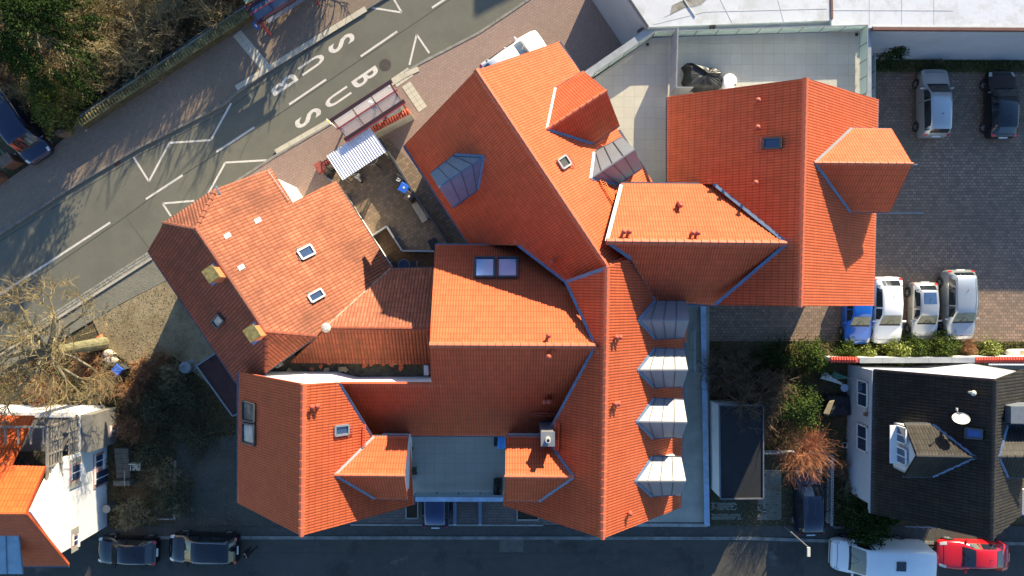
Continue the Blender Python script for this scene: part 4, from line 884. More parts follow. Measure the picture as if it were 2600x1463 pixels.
for i in range(5): mb.bar((XE - .3 - i * .7, -7.65, 5.4), (XE - .3 - i * .7, -8.6, 5.4), .07, .08)
for x in (XE - .1, -28.9): mb.box((x, -7.65, 4.0), (.1, .1, 2.8))
mb.build('beams', WOOD, t)
t = thing('terrace_bench', 'wooden bench on the dark roof terrace floor against the orange roof', 'bench', (-29.0, -12.2, 3.5)); mb = MB(); mb.box((-28.9, -11.9, 3.9), (1.5, .5, .08)); mb.build('seat', WOOD, t); mb = MB(); mb.box((-28.9, -12.15, 4.2), (1.5, .06, .5)); mb.build('backrest', WOOD, t); mb = MB()
for a in (-.65, .65): mb.box((-28.9 + a, -11.9, 3.68), (.08, .45, .36))
mb.build('legs', WOOD, t)
t = thing('garden_chair', 'pale plastic chair at the lower end of the roof terrace', 'chair', (-26.9, -12.6, 3.5)); mb = MB(); mb.box((-26.9, -12.5, 3.93), (.5, .5, .05)); mb.build('seat', CREAM, t); mb = MB(); mb.box((-26.68, -12.5, 4.2), (.05, .5, .5)); mb.build('backrest', CREAM, t); mb = MB()
for a in (-.2, .2):
    for b in (-.2, .2): mb.box((-26.9 + a, -12.5 + b, 3.7), (.04, .04, .42))
mb.build('legs', CREAM, t)
# blue metal roof of a shed dormer at the very corner
t = MB(); t.slab([P(-60, 1338, 6.0), P(45, 1338, 6.0), P(58, 1458, 5.2), P(-60, 1458, 5.2)], (0, 0, -.1)); o = t.build('dormer', mat('blue_metal_roof', (.22, .34, .42), .5, .3, .12, 2), lh)
mb = MB()
for x in (13, 45): mb.bar(P(x, 1338, 6.03), P(x + (13 if x > 30 else 4), 1458, 5.23), .05, .05)
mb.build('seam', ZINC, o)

# ================================================================ GARAGE
ga = thing('garage', 'white garage with dark flat roof between driveway wall and grass pavers', 'garage', P(1880, 1130, 0)); zg = 2.1
q = [(1826, 1029), (1938, 1029), (1938, 1266), (1829, 1267)]; mb = MB(); mb.slab([P(x, y, zg) for x, y in q], (0, 0, -.15)); mb.build('roof', BITUM, ga)
mb = MB(); q2 = q + [q[0]]; [mb.bar(P(*q2[i], zg + .04), P(*q2[i + 1], zg + .04), .07, .09) for i in range(4)]; mb.build('roof_rim', mat('rim_grey', (.14, .15, .17), .5, .3, .1, 3), ga)
body(ga, [P(x, y, zg) for x, y in q], WHITE, d=.03, drop=.1)
mb = MB(); c = P(1884, 1266, 1.0); mb.box((c.x - .1, P(0, 1266, 2.1).y + .0, 1.0), (2.2, .06, 1.9)); mb.build('garage_door', GREYM, ga)
# ================================================================ CARS
TYPES = {   # fraction of length, half width, bottom, shoulder, top, half width at top (front -> rear; widths relative, heights relative to H)
 'hatch': [(0, .66, .30, .42, .44, .56), (.025, .88, .17, .46, .49, .72), (.10, .97, .14, .52, .575, .80), (.25, 1, .14, .60, .66, .82), (.28, 1, .14, .61, .68, .82), (.44, 1, .14, .63, .955, .68), (.60, 1, .14, .64, 1, .68), (.84, .99, .14, .66, .95, .66), (.955, .94, .15, .66, .70, .70), (.985, .86, .2, .60, .63, .70), (1, .72, .3, .45, .48, .6)],
 'wagon': [(0, .66, .28, .42, .44, .56), (.025, .88, .16, .47, .50, .72), (.10, .97, .13, .54, .60, .80), (.22, 1, .13, .60, .67, .82), (.25, 1, .13, .61, .69, .82), (.40, 1, .13, .63, .95, .72), (.55, 1, .13, .64, 1, .72), (.90, .99, .13, .66, .97, .69), (.965, .95, .14, .66, .72, .74), (.985, .88, .2, .60, .64, .72), (1, .75, .3, .45, .48, .62)],
 'coupe': [(0, .62, .30, .42, .44, .5), (.03, .86, .17, .47, .50, .70), (.12, .96, .14, .54, .60, .78), (.28, 1, .14, .62, .69, .80), (.31, 1, .14, .63, .71, .80), (.46, 1, .14, .65, .96, .64), (.58, 1, .14, .66, 1, .64), (.72, .99, .14, .68, .96, .62), (.88, .96, .14, .68, .77, .68), (.97, .86, .2, .64, .70, .66), (1, .70, .3, .48, .52, .56)],
 'van': [(0, .70, .16, .34, .36, .6), (.02, .88, .12, .38, .41, .76), (.07, .96, .10, .43, .47, .82), (.13, .99, .10, .48, .54, .84), (.145, 1, .10, .50, .56, .84), (.26, 1, .10, .54, .94, .80), (.36, 1, .10, .55, .99, .82), (.96, 1, .10, .56, 1, .82), (.985, .98, .10, .55, .94, .80), (.995, .96, .12, .5, .6, .8), (1, .92, .15, .4, .45, .78)]}
def paint(name, col, rough=.22, metal=.3): 
    return mat('paint_' + name, col, rough, metal, .04, .8, spec=.6, coat=.7)
def car(name, label, px, py, zc, head, L, W, Hh, typ, pm, roofcol=None, glass=None, wglass=None, sunroof=False, rails=False, plate=True, group=None):
    st = TYPES[typ]; c = P(px, py, zc); t = lthing(name, label, 'van' if typ == 'van' else 'car', (c.x, c.y, 0), head - pi / 2, group)
    gl = glass or CARGL; wg = wglass or gl
    def S(i, s):                                   # i station (float), s section -6..6
        a = max(0, min(len(st) - 2, int(math.floor(i)))); f = i - a; q = [st[a][k] * (1 - f) + st[a + 1][k] * f for k in range(6)]
        y = L / 2 - q[0] * L; w = q[1] * W / 2; zb, zs, zt = q[2] * Hh, q[3] * Hh, q[4] * Hh; wt_ = q[5] * W / 2
        sec = [(w * .9, zb), (w, zb + .1 * Hh), (w * 1.0, (zb + zs) / 2), (w * .965, zs), (wt_, zt - .025 * Hh), (wt_ * .6, zt), (0, zt + .012 * Hh)]
        sg = 1 if s >= 0 else -1; b = min(5, int(abs(s))); g = abs(s) - b; x = sec[b][0] * (1 - g) + sec[b + 1][0] * g; z = sec[b][1] * (1 - g) + sec[b + 1][1] * g
        return Vector((sg * x, y, z))
    ts = []; 
    for i in range(len(st) - 1): ts += [i, i + .5]
    ts.append(len(st) - 1); ss = [-0.001, -1, -2, -2.5, -3, -3.5, -4, -4.5, -5, -5.5, 6, 5.5, 5, 4.5, 4, 3.5, 3, 2.5, 2, 1, 0]
    vs = [S(i, s) for i in ts for s in ss]; n = len(ss); m = len(ts)
    fs = [(a * n + b, a * n + b + 1, (a + 1) * n + b + 1, (a + 1) * n + b) for a in range(m - 1) for b in range(n - 1)]
    fs += [tuple(range(n)), tuple((m - 1) * n + j for j in range(n))[::-1]] + [(a * n, (a + 1) * n, (a + 1) * n + n - 1, a * n + n - 1) for a in range(m - 1)]
    mb = MB(); mb.add(vs, fs); bd = mb.build('body', pm, t, smooth=True)
    def patch(nm, i0, i1, s0, s1, m_, off=.012, k=6, par=t, tap=0):
        mb = MB(); g = []
        for a in range(k + 1):
            for b in range(k + 1):
                f = a / k; ti = i0 + (i1 - i0) * f; u0 = s0 + tap * (1 - f) * (1 if s0 >= 0 else -1); u = u0 + (s1 - u0) * b / k
                p = S(ti, u); dx = S(ti, u + .05) - S(ti, u - .05) if abs(u) > .06 and abs(u) < 5.94 else Vector((1, 0, 0)) ; dy_ = S(ti + .05, u) - S(ti - .05, u)
                nn = dx.cross(dy_); nn = nn.normalized() if nn.length > 1e-6 else Vector((0, 0, 1)); 
                if nn.dot(p - Vector((0, p.y, .3 * Hh))) < 0: nn = -nn
                g.append(p + nn * off)
        mb.add(g, [(a * (k + 1) + b, a * (k + 1) + b + 1, (a + 1) * (k + 1) + b + 1, (a + 1) * (k + 1) + b) for a in range(k) for b in range(k)])
        return mb.build(nm, m_, par, smooth=True, fix=False)
    def across(nm, i0, i1, se, m_, off=.014, k=8):
        mb = MB(); g = []
        for a in range(5):
            ti = i0 + (i1 - i0) * a / 4
            for b in range(2 * k + 1):
                u = (b - k) / k; s = (6 - (6 - se) * abs(u)); p = S(ti, s if u >= 0 else -s); p = p + Vector((0, 0, off)) + Vector((0, off * .8 if i1 < 6.5 else -off * .8, 0)); g.append(p)
        w = 2 * k + 1; mb.add(g, [(a * w + b, a * w + b + 1, (a + 1) * w + b + 1, (a + 1) * w + b) for a in range(4) for b in range(2 * k)])
        return mb.build(nm, m_, t, smooth=True, fix=False)
    rr = 7
    across('windscreen', 4.15, 4.93, 4.25, wg)
    if typ == 'van': across('rear_window', 8.1, 8.6, 4.6, gl, .01)
    else: across('rear_window', 7.2, 7.86, 4.3, gl)
    if roofcol: across('roof_panel', 5.02, 7.0, 4.2, roofcol, .008)
    for sg in (-1, 1):
        a, b = (4.5, 5.9) if typ == 'van' else (4.55, 7.25)
        patch('side_window', a, b, 3.15 * sg, 3.92 * sg, gl, .012, par=t)
        patch('headlight', .9, 1.9, 3.0 * sg, 4.2 * sg, mat('headlight', (.55, .56, .55), .15, 0, .1, 5, spec=1, coat=.5), .012, 3)
        patch('tail_light', 7.95 if typ != 'van' else 7.95, 8.9, 3.0 * sg, 4.15 * sg, mat('tail_light', (.50, .015, .02), .2, 0, .1, 5, coat=.6), .014, 3)
        mb = MB(); q = S(4.35, 3.2 * sg); mb.lathe((q.x + sg * .10, q.y, q.z - .06), [(.05, 0), (.11, .04), (.115, .11), (.07, .16)], 10, 1.15, .6); mb.bar((q.x - sg * .02, q.y, q.z - .01), (q.x + sg * .06, q.y, q.z), .06, .05); mb.build('mirror', pm, t)
        if rails: mb = MB(); mb.tube([S(5.1, 4.1 * sg) + Vector((0, 0, .05)), S(6, 4.1 * sg) + Vector((0, 0, .07)), S(6.95, 4.1 * sg) + Vector((0, 0, .05))], .022, 6); mb.build('roof_rail', ZINC_L, t)
        for yf in ((.19, .82) if typ != 'van' else (.17, .76)):
            y = L / 2 - yf * L; R_ = .31 if typ != 'van' else .34; x = sg * (W / 2 - .09); mb = MB(); mb.tube([(x - .1, y, R_), (x + .1, y, R_)], R_, 20); w_ = mb.build('wheel', RUBBER, t)
            mb = MB(); xo = x + sg * .101
            for k in range(5): an = 2 * pi * k / 5; mb.bar((xo, y, R_), (xo, y + cos(an) * R_ * .66, R_ + sin(an) * R_ * .66), .07, .02, (1, 0, 0))
            mb.tube([(xo - sg * .01, y, R_), (xo + sg * .012, y, R_)], R_ * .2, 10); mb.build('rim', GREYM, w_)
            mb = MB(); k = 14; yy = y   # dark wheel arch lip
            mb.tube([(sg * (W / 2 - .012), yy + cos(pi * j / k) * (R_ + .06), R_ + sin(pi * j / k) * (R_ + .06)) for j in range(k + 1)], .02, 4); mb.build('wheel_arch', BLACK, t)
    mb = MB(); mb.tube([(-W * .38, L / 2 - .01, .26 * Hh), (W * .38, L / 2 - .01, .26 * Hh)], .05, 6); mb.build('grille', BLACK, t)
    if plate:
        mb = MB(); q = S(9.0, 6); mb.box((0, q.y - .05, q.z - .12), (.5, .06, .11)); mb.build('number_plate', WHITEP, t)
    a = S(6.4, 6); mb = MB(); mb.tube([a, a + Vector((0, -.12, .10))], .015, 5); mb.build('aerial', BLACK, t)
    if sunroof: across('sunroof', 6.1, 6.9, 4.7, mat('sunroof_glass', (.05, .10, .20), .06, 0, .1, 1, spec=1, coat=.6), .012)
    across('bonnet_gap', 1.42, 1.50, 4.1, BLACK, .008)
    if typ != 'van': across('boot_gap', 8.2, 8.27, 4.1, BLACK, .008)
    for sg in (-1, 1):
        patch('door_pillar', 5.55, 5.68, 3.12 * sg, 3.95 * sg, pm, .02, 3)
        patch('door_gap', 5.60, 5.64, 2.0 * sg, 3.1 * sg, BLACK, .008, 3)
        mb = MB(); q = S(3.95, 5.3 * sg) + Vector((0, 0, .03)); q2 = S(4.5, 5.9 * sg) + Vector((0, 0, .03)); mb.tube([q, q2], .012, 4); mb.build('wiper', BLACK, t)
    for i_ in (4.05,):                             # wiper / scuttle strip
        across('scuttle', 3.85, 4.13, 4.3, BLACK, .012)
    return t
D_ = pi / 180; GR = 'cars parked in the paved car park'; GS = 'cars parked along the side street'
SILV = paint('silver', (.50, .51, .50), .28, .55); WHP = paint('white', (.82, .82, .80), .3, 0); BLP = paint('black_blue', (.010, .014, .032), .18, .2); BLK = paint('black', (.008, .008, .012), .18, .1)
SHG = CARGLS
car('parked_car', 'silver compact van parked alone in shade below the white wall', 2372, 262, .8, 90 * D_, 4.25, 1.75, 1.65, 'wagon', SILV, group=GR)
car('parked_car', 'black car almost lost in deep shade at the right edge', 2545, 265, .8, 90 * D_, 4.2, 1.75, 1.5, 'hatch', BLK, group=GR)
car('parked_car', 'blue hatchback half hidden under the orange eave', 2179, 792, .8, -90 * D_, 4.0, 1.68, 1.45, 'hatch', paint('blue', (.012, .12, .50), .2, .2), wglass=SHG, sunroof=True, group=GR)
car('parked_car', 'white hatchback between the blue car and the small silver one', 2254, 788, .8, -90 * D_, 4.15, 1.78, 1.48, 'hatch', WHP, wglass=SHG, group=GR)
car('parked_car', 'small silver coupe with dark glass panel, shortest of the row', 2346, 790, .7, -90 * D_, 3.6, 1.62, 1.40, 'hatch', SILV, wglass=SHG, sunroof=True, group=GR)
car('parked_car', 'silver estate with roof rails and dark mirrors beside the sunlit patch', 2436, 774, .8, -89 * D_, 4.35, 1.80, 1.60, 'wagon', paint('silver_blue', (.46, .49, .50), .25, .5), wglass=SHG, rails=True, group=GR)
car('parked_van', 'white panel van with square roof hatch on the side street', 2246, 1424, 1.6, 178 * D_, 5.7, 2.0, 2.4, 'van', WHP, group=GS)
car('parked_car', 'bright red car parked behind the white van', 2472, 1411, .8, 178.5 * D_, 4.3, 1.78, 1.45, 'coupe', paint('red', (.62, .012, .018), .2, .1), group=GS)
car('parked_car', 'black estate nose-in beside the white picket fence', 2056, 1272, .8, 91 * D_, 4.2, 1.75, 1.5, 'wagon', BLP)
car('parked_car', 'black hatchback nearest the white gabled house', 322, 1400, .8, 178 * D_, 3.8, 1.70, 1.45, 'hatch', BLK, group=GS)
car('parked_car', 'black estate with chrome roof rails near the walking person', 516, 1394, .8, 178.5 * D_, 4.35, 1.80, 1.5, 'wagon', BLK, rails=True, group=GS)
car('parked_car', 'dark blue car standing under the roof terrace between the planting bed and a divider', 1106, 1256, .8, 90 * D_, 4.1, 1.72, 1.5, 'wagon', paint('navy', (.012, .03, .10), .2, .2))
car('parked_van', 'dark blue van under the trees at the left edge', 42, 318, 1.0, -57 * D_, 4.7, 1.85, 1.95, 'van', paint('dark_blue', (.004, .009, .04), .35, .1))
car('parked_car', 'white car mostly hidden behind the orange gable by the road', 1305, 148, .8, 34 * D_, 4.3, 1.76, 1.45, 'hatch', WHP)
c = P(2246, 1424, 1.6)
van = [o for o in COL.objects if o.name.startswith('parked_van')][0]
mb = MB(); mb.box((.0, -.55, 2.43), (.55, .55, .06)); h_ = mb.build('roof_hatch', DGREY, van); mb = MB(); mb.box((.0, -.55, 2.465), (.44, .44, .02)); mb.build('hatch_lid', CARGL, h_)
# ================================================================ PEOPLE
def person(label, px, py, head, shirt, pants, hair, cap=None, stride=.22, lean=0):
    """standing/walking figure grown from a skeleton with the Skin modifier; looks towards +y before turning"""
    V = []; Ed = []; Rd = []
    def v(x, y, z, r): V.append((x, y, z)); Rd.append(r); return len(V) - 1
    def e(a, b): Ed.append((a, b))
    pel = v(0, 0, .95, .115); wa = v(0, .01, 1.10, .11); chs = v(0, .02, 1.30, .135); nk = v(0, .02, 1.47, .055); hd = v(0, .05, 1.60, .088); ht = v(0, .045, 1.70, .082)
    for a, b in ((pel, wa), (wa, chs), (chs, nk), (nk, hd), (hd, ht)): e(a, b)
    for s in (-1, 1):
        st = stride * s
        hip = v(.10 * s, 0, .88, .085); kn = v(.10 * s, st * .55 + .02, .50, .058); an = v(.10 * s, st - .04, .09, .04); toe = v(.11 * s, st + .15, .035, .035)
        e(pel, hip); e(hip, kn); e(kn, an); e(an, toe)
        sh = v(.185 * s, .01, 1.40, .055); el = v(.24 * s, -st * .5 - .02, 1.13, .042); wr = v(.25 * s, -st * .7 + .14, .92, .028); pa = v(.25 * s, -st * .7 + .19, .86, .024)
        e(chs, sh); e(sh, el); e(el, wr); e(wr, pa)
        for k in range(4):
            ln = (.065, .075, .07, .055)[k]; f1 = v(.25 * s + (k - 1.5) * .018, -st * .7 + .215, .835, .009); f2 = v(.25 * s + (k - 1.5) * .02, -st * .7 + .22, .835 - ln, .008); e(pa, f1); e(f1, f2)
        th = v(.25 * s - s * .035, -st * .7 + .215, .875, .0095); th2 = v(.25 * s - s * .05, -st * .7 + .24, .84, .009); e(pa, th); e(th, th2)
    me = bpy.data.meshes.new('person'); me.from_pydata(V, Ed, []); o = bpy.data.objects.new('tmp', me); COL.objects.link(o)
    md = o.modifiers.new('skin', 'SKIN'); md.use_smooth_shade = True
    for i, d in enumerate(me.skin_vertices[0].data): d.radius = (Rd[i] * (1.45 if i in (1, 2) else 1.1), Rd[i] * 1.1); d.use_root = (i == 0)
    o.modifiers.new('sub', 'SUBSURF').render_levels = 2; o.modifiers['sub'].levels = 2
    dg = bpy.context.evaluated_depsgraph_get(); dg.update(); m2 = bpy.data.meshes.new_from_object(o.evaluated_get(dg)); bpy.data.objects.remove(o)
    m2.materials.clear(); skin = mat('skin', (.48, .27, .18), .6, 0, .05, 5); shoe = mat('shoe_grey', (.16, .16, .16), .7, 0, .1, 5)
    for x in (skin, shirt, pants, shoe): m2.materials.append(x)
    for p in m2.polygons:
        z = p.center.z; arm = abs(p.center.x) > .19 and z < 1.2
        p.material_index = 0 if z > 1.455 or (arm and z < .93) else (1 if z > 1.0 or arm else (2 if z > .10 else 3)); p.use_smooth = True
    c = P(px, py, 0); o = bpy.data.objects.new('person', m2); COL.objects.link(o); o.location = (c.x, c.y, .0 if py > 700 else .1); o.rotation_euler[2] = head - pi / 2; WL[o.name] = Vector((0, 0, 0)); tag(o, label, 'person')
    mb = MB(); mb.lathe((0, .035, 1.585), [(.10, 0), (.108, .06), (.104, .12), (.075, .165), (.02, .185)], 16, .95, 1.1); mb.build('hair' if not cap else 'cap', cap or hair, o, smooth=True)
    if cap: mb = MB(); mb.lathe((0, .14, 1.655), [(.09, 0), (.085, .015)], 14, .8, .9); mb.build('cap_brim', cap, o)
    mb = MB(); mb.lathe((0, .14, 1.60), [(.012, -.02), (.018, 0), (.008, .03)], 8); mb.build('nose', skin, o, smooth=True)
    mb = MB(); [mb.lathe((x, .125, 1.63), [(.008, 0), (.012, .008), (.006, .016)], 8) for x in (-.035, .035)]; mb.build('eyes', BLACK, o)
    mb = MB(); mb.box((0, .132, 1.565), (.045, .012, .012)); mb.build('mouth', mat('lips', (.35, .12, .1), .6, 0, .1, 5), o)
    mb = MB(); [mb.lathe((x, .03, 1.60), [(.012, 0), (.022, .03), (.012, .06)], 8, .6, 1) for x in (-.1, .1)]; mb.build('ears', skin, o)
    return o
CB = mat('cloth_black', (.012, .012, .014), .9, 0, .2, 6); CG = mat('cloth_greyblue', (.12, .13, .17), .9, 0, .15, 6)
person('person in black clothes walking on the side street behind the black estate', 646, 1388, R(215), CB, CB, mat('hair_dark', (.012, .009, .008), .7, 0, .2, 9), stride=.2)
person('person with white cap standing under the lower bus shelter', 957, 281, R(140), CG, CG, CB, cap=WHITEP, stride=.06)
# ================================================================ BUS SHELTERS
def shelter(label, A, B, Cc, D, z, tint, back=True):
    """A,B road-side beam ends, D,Cc rear beam ends (photo pixels)"""
    t = thing('bus_shelter', label, 'bus shelter', P((A[0] + Cc[0]) / 2, (A[1] + Cc[1]) / 2, 0)); a, b, c, d = P(*A, z), P(*B, z), P(*Cc, z), P(*D, z)
    for nm, p, q, w, m_ in (('beam', a, b, .20, DREDM), ('beam', d, c, .20, DREDM)): mb = MB(); mb.bar(p, q, w, .14); mb.build(nm, m_, t)
    k = MB(); k.bar(a.lerp(d, .5) + Vector((0, 0, .25)), b.lerp(c, .5) + Vector((0, 0, .25)), .07, .06); k.build('ridge_rail', REDM, t)
    k = MB(); k.bar(d + (d - a).normalized() * .14 + Vector((0, 0, .02)), c + (c - b).normalized() * .14 + Vector((0, 0, .02)), .05, .1); k.build('rear_trim', REDM, t)
    up = Vector((0, 0, .24))
    for i in range(3):
        for (p, q, r, s) in ((a, b, b.lerp(c, .5) + up, a.lerp(d, .5) + up), (a.lerp(d, .5) + up, b.lerp(c, .5) + up, c, d)):
            f0, f1 = .04 + i * .307, .04 + (i + 1) * .307 - .01; g = MB(); g.slab([p.lerp(q, f0), p.lerp(q, f1), s.lerp(r, f1), s.lerp(r, f0)], (0, 0, .02)); g.build('roof_pane', tint, t)
    g = MB()
    for i in range(4):
        f = .04 + i * .307; p, q = a.lerp(b, f), d.lerp(c, f); m_ = p.lerp(q, .5) + up + Vector((0, 0, .03)); g = MB(); g.bar(p, m_, .035, .05); g.bar(m_, q, .035, .05); g.build('rafter', DREDM, t)
        for e in ((q,) if i in (1, 2) else (p.lerp(q, .1), q)): g = MB(); g.box((e.x, e.y, z / 2 + .05), (.09, .09, z - .1)); g.build('post', REDM, t)
    if back:
        for i in range(3): g = MB(); p, q = d.lerp(c, .05 + i * .307), d.lerp(c, .05 + (i + 1) * .307 - .02); g.bar((p.x, p.y, 1.2), (q.x, q.y, 1.2), .015, 1.7); g.build('rear_pane', GLASST, t)
    g = MB(); p, q = d.lerp(c, .15).lerp(a, .18), d.lerp(c, .85).lerp(b, .18); g.bar((p.x, p.y, .5), (q.x, q.y, .5), .35, .05); [g.box((p.lerp(q, f).x, p.lerp(q, f).y, .25), (.06, .2, .4)) for f in (.1, .9)]; g.build('seat', GREYM, t)
    return t
t = shelter('dark red framed bus shelter with clear glass roof on the lower pavement', (838.6, 308), (995, 206), (1027, 256), (875, 356), 2.45, mat('clear_roof', (.62, .60, .58), .15, 0, .05, 1, alpha=.28, spec=.8))
mb = MB(); a = P(831, 304, 2.0); b = P(843, 317, 2.0); mb.bar((a.x, a.y, 1.55), (b.x, b.y, 1.55), .08, 1.3); mb.build('poster_case', WHITEP, t); mb = MB(); mb.bar(a.lerp(b, .35) + Vector((-.02, -.0, .22)), a.lerp(b, .65) + Vector((-.02, 0, .22)), .1, .02); mb.build('poster_stripe', mat('yellow', (.75, .68, .03), .6, 0, .1, 3), t)
t = shelter('blue-roofed bus shelter at the top edge of the upper pavement', (650, 60), (790, -28), (766, -64), (627, 26), 2.45, mat('blue_roof_glass', (.05, .09, .16), .2, 0, .5, .9, alpha=.8, col2=(.10, .16, .22)), back=False)
mb = MB(); mb.slab([P(*q, 2.4) for q in [(624, 10), (660, -12), (720, -46), (712, -58), (618, 0)]], (0, 0, -.1)); mb.build('rear_canopy', mat('cream_panel', (.40, .38, .20), .8, 0, .15, 2), t)
c = P(682, 80, 0); t = thing('bus_stop_sign', 'red post with white and blue stop signs in front of the upper shelter', 'bus stop sign', c)
mb = MB(); tp = Vector((c.x, c.y, 2.4)); mb.tube([c, tp], .05, 8); mb.build('post', REDM, t)
def vp(x, y, z): return P(x, y, z)
d0 = (P(667, 74, 2) - P(673, 60, 2)).normalized(); n0 = Vector((-d0.y, d0.x, 0)); o0 = Vector((c.x, c.y, 0)) - n0 * .02
def sgn(nm, s0, s1, z0, z1, m_, par, th=.04, of=0):
    mb = MB(); a = o0 + d0 * s0 + n0 * of; b = o0 + d0 * s1 + n0 * of; mb.bar((a.x, a.y, (z0 + z1) / 2), (b.x, b.y, (z0 + z1) / 2), th, z1 - z0); return mb.build(nm, m_, par)
s1 = sgn('white_sign', -.42, -.02, 1.35, 2.05, WHITEP, t); s2 = sgn('blue_sign', .0, .46, 1.35, 2.05, BLUEP, t)
sgn('arrow', .1, .38, 1.72, 1.80, WHITEP, s2, .06); sgn('arrow', .1, .18, 1.52, 1.80, WHITEP, s2, .062); sgn('arrow', .30, .38, 1.60, 1.92, WHITEP, s2, .062)
# ================================================================ STREET THINGS
c = P(1994, 1336, 0); tp = P(2053, 1391, 3.4); c = Vector((tp.x - .02, tp.y + .03, 0)); t = thing('street_lamp', 'slim grey street lamp leaning over the side street', 'street lamp', c)
mb = MB(); mb.tube([c, (c.x, c.y, 1.1)], .055, 10); mb.build('base', GREYM, t); mb = MB(); mb.tube([(c.x, c.y, 1.1), (c.x, c.y, 3.4)], .038, 10); mb.build('pole', ZINC_L, t)
mb = MB(); mb.box((c.x, c.y - .25, 3.45), (.17, .52, .09)); mb.build('lamp_head', CREAM, t)
def tilewall(label, A, B, z, w, m_, wm, pitch=.22, wall=True, wth=.24, cat='garden wall', name='garden_wall', tilt=.06, off=0, rr=.42):
    a = P(*A, z); b = P(*B, z); t = thing(name, label, cat, (a + b) / 2 * Vector((1, 1, 0)).x if False else ((a.x + b.x) / 2, (a.y + b.y) / 2, 0)); d = (b - a).normalized(); s = Vector((-d.y, d.x, 0))
    if wall: mb = MB(); mb.bar((a.x, a.y, (z - .1) / 2), (b.x, b.y, (z - .1) / 2), wth, z - .1); mb.build('wall', wm, t)
    mb = MB(); n = int((b - a).length / pitch)
    for i in range(n):
        p = a + d * pitch * (i + .5); mb.tube([p - s * w / 2 + Vector((0, 0, -tilt)), p + Vector((0, 0, .02)), p + s * w / 2 + Vector((0, 0, -tilt))], pitch * rr, 6)
    mb.bar(a - Vector((0, 0, .06)), b - Vector((0, 0, .06)), w * .95, .05); mb.build('tile_coping', m_, t); return t
tilewall('long mossy boundary wall with ribbed tile coping below the shrubs', (197, 312), (628, 30), 1.1, .56, mat('mossy_coping', (.16, .135, .055),   .95, 0, .5, 2.5), mat('mossy_wall', (.06, .055, .03), .95, 0, .4, 3), .20, rr=.27, tilt=.10)
A_, B_ = (204, 296), (622, 18); t = thing('wall_ledge', 'thin pale ledge line along the back of the mossy wall', 'ledge', P(400, 160, 0)); mb = MB(); mb.bar(P(*A_, 1.05), P(*B_, 1.05), .10, .1); mb.bar(P(*A_, .3), P(*B_, .3), .08, .6); mb.build('ledge', mat('ledge', (.17, .17, .14), .9, 0, .3, 2), t)
c = P(165, 340, 0); t = thing('stone_heap', 'low brown brick stub at the left end of the mossy wall', 'wall stub', c); mb = MB(); mb.lathe(c, [(.5, 0), (.42, .35), (.25, .5)], 7, 1.3, .6); mb.build('stub', mat('brick_brown', (.17, .11, .07), .95, 0, .4, 7, bump=.5), t)
BRW = mat('brick_pier', (.13, .06, .035), .9, 0, .3, 9)
for x, y, l in ((43, 415, 'brown brick pier beside the dark blue van'), (6, 455, 'brown brick pier cut by the left edge')):
    c = P(x, y, 0); t = thing('brick_pier', l, 'pier', c, group=None); mb = MB(); mb.box((c.x, c.y, .5), (.75, .55, 1.0), R(35)); mb.build('pier', BRW, t); mb = MB(); mb.box((c.x, c.y, 1.03), (.85, .65, .08), R(35)); mb.build('pier_cap', mat('pier_cap', (.19, .12, .08), .9, 0, .3, 6), t)
c = P(10, 395, 0); t = thing('handrail', 'thin green metal rail at the left edge beside the pier', 'handrail', c); mb = MB(); mb.tube([P(-8, 370, 1), P(19, 403, 1)], .03, 6); mb.build('rail', mat('green_metal', (.12, .25, .20), .5, .2, .1, 4), t); mb = MB(); mb.tube([P(17, 402, 0), P(19, 403, 1)], .03, 6); mb.build('post', MATS['green_metal'], t)
RT = mat('red_tile_coping', (.55, .12, .06), .85, 0, .3, 5); RT2 = mat('dull_red_coping', (.30, .07, .05), .85, 0, .25, 5); CRM = mat('cream_render', (.46, .43, .33), .9, 0, .15, 2)
tilewall('cream wall with orange tile coping right behind the lower bus shelter', (944, 331), (1040, 281), 1.7, .36, RT, CRM, .17, wth=.3)
t = tilewall('short garden wall with red coping left of the corrugated canopy', (820, 419), (842, 405), 1.6, .36, RT2, CRM, .16)
c = P(812, 424, 1.65); mb = MB(); mb.box((c.x, c.y, .8), (.42, .5, 1.6), R(33)); pr = mb.build('pier', CRM, t); mb = MB(); mb.box((c.x, c.y, 1.66), (.5, .6, .1), R(33)); mb.box((c.x + .12, c.y - .28, 1.60), (.46, .2, .1), R(33)); mb.build('pier_cap', RT2, pr)
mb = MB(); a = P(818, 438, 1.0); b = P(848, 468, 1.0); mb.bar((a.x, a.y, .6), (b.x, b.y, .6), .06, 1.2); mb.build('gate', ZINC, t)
# corrugated canopy
q = [(829.6, 396), (939.8, 324), (980, 384), (869, 457)]; z = 2.25; a, b, c, d = [P(*p, z) for p in q]; t = thing('corrugated_canopy', 'white corrugated canopy behind the bus shelter', 'canopy', (a + c) / 2 * 1.0)
WL[t.name] = Vector(t.location)
mb = MB(); n = 20 * 8; vs = []
for i in range(n + 1):
    f = i / n; h = .028 * cos(2 * pi * i / 8); vs += [a.lerp(b, f) + Vector((0, 0, h)), d.lerp(c, f) + Vector((0, 0, h - .12)), a.lerp(b, f) + Vector((0, 0, h - .012)), d.lerp(c, f) + Vector((0, 0, h - .132))]
mb.add(vs, [(i * 4, i * 4 + 1, i * 4 + 5, i * 4 + 4) for i in range(n)] + [(i * 4 + 2, i * 4 + 6, i * 4 + 7, i * 4 + 3) for i in range(n)]); mb.build('roof_sheet', mat('white_sheet', (.78, .79, .80), .45, .05, .04, 1), t, fix=False, smooth=True)
for p in (a, b, c, d): e = p.lerp((a + c) / 2, .08); mb = MB(); mb.box((e.x, e.y, 1.05), (.09, .09, 2.1)); mb.build('post', WOOD, t)
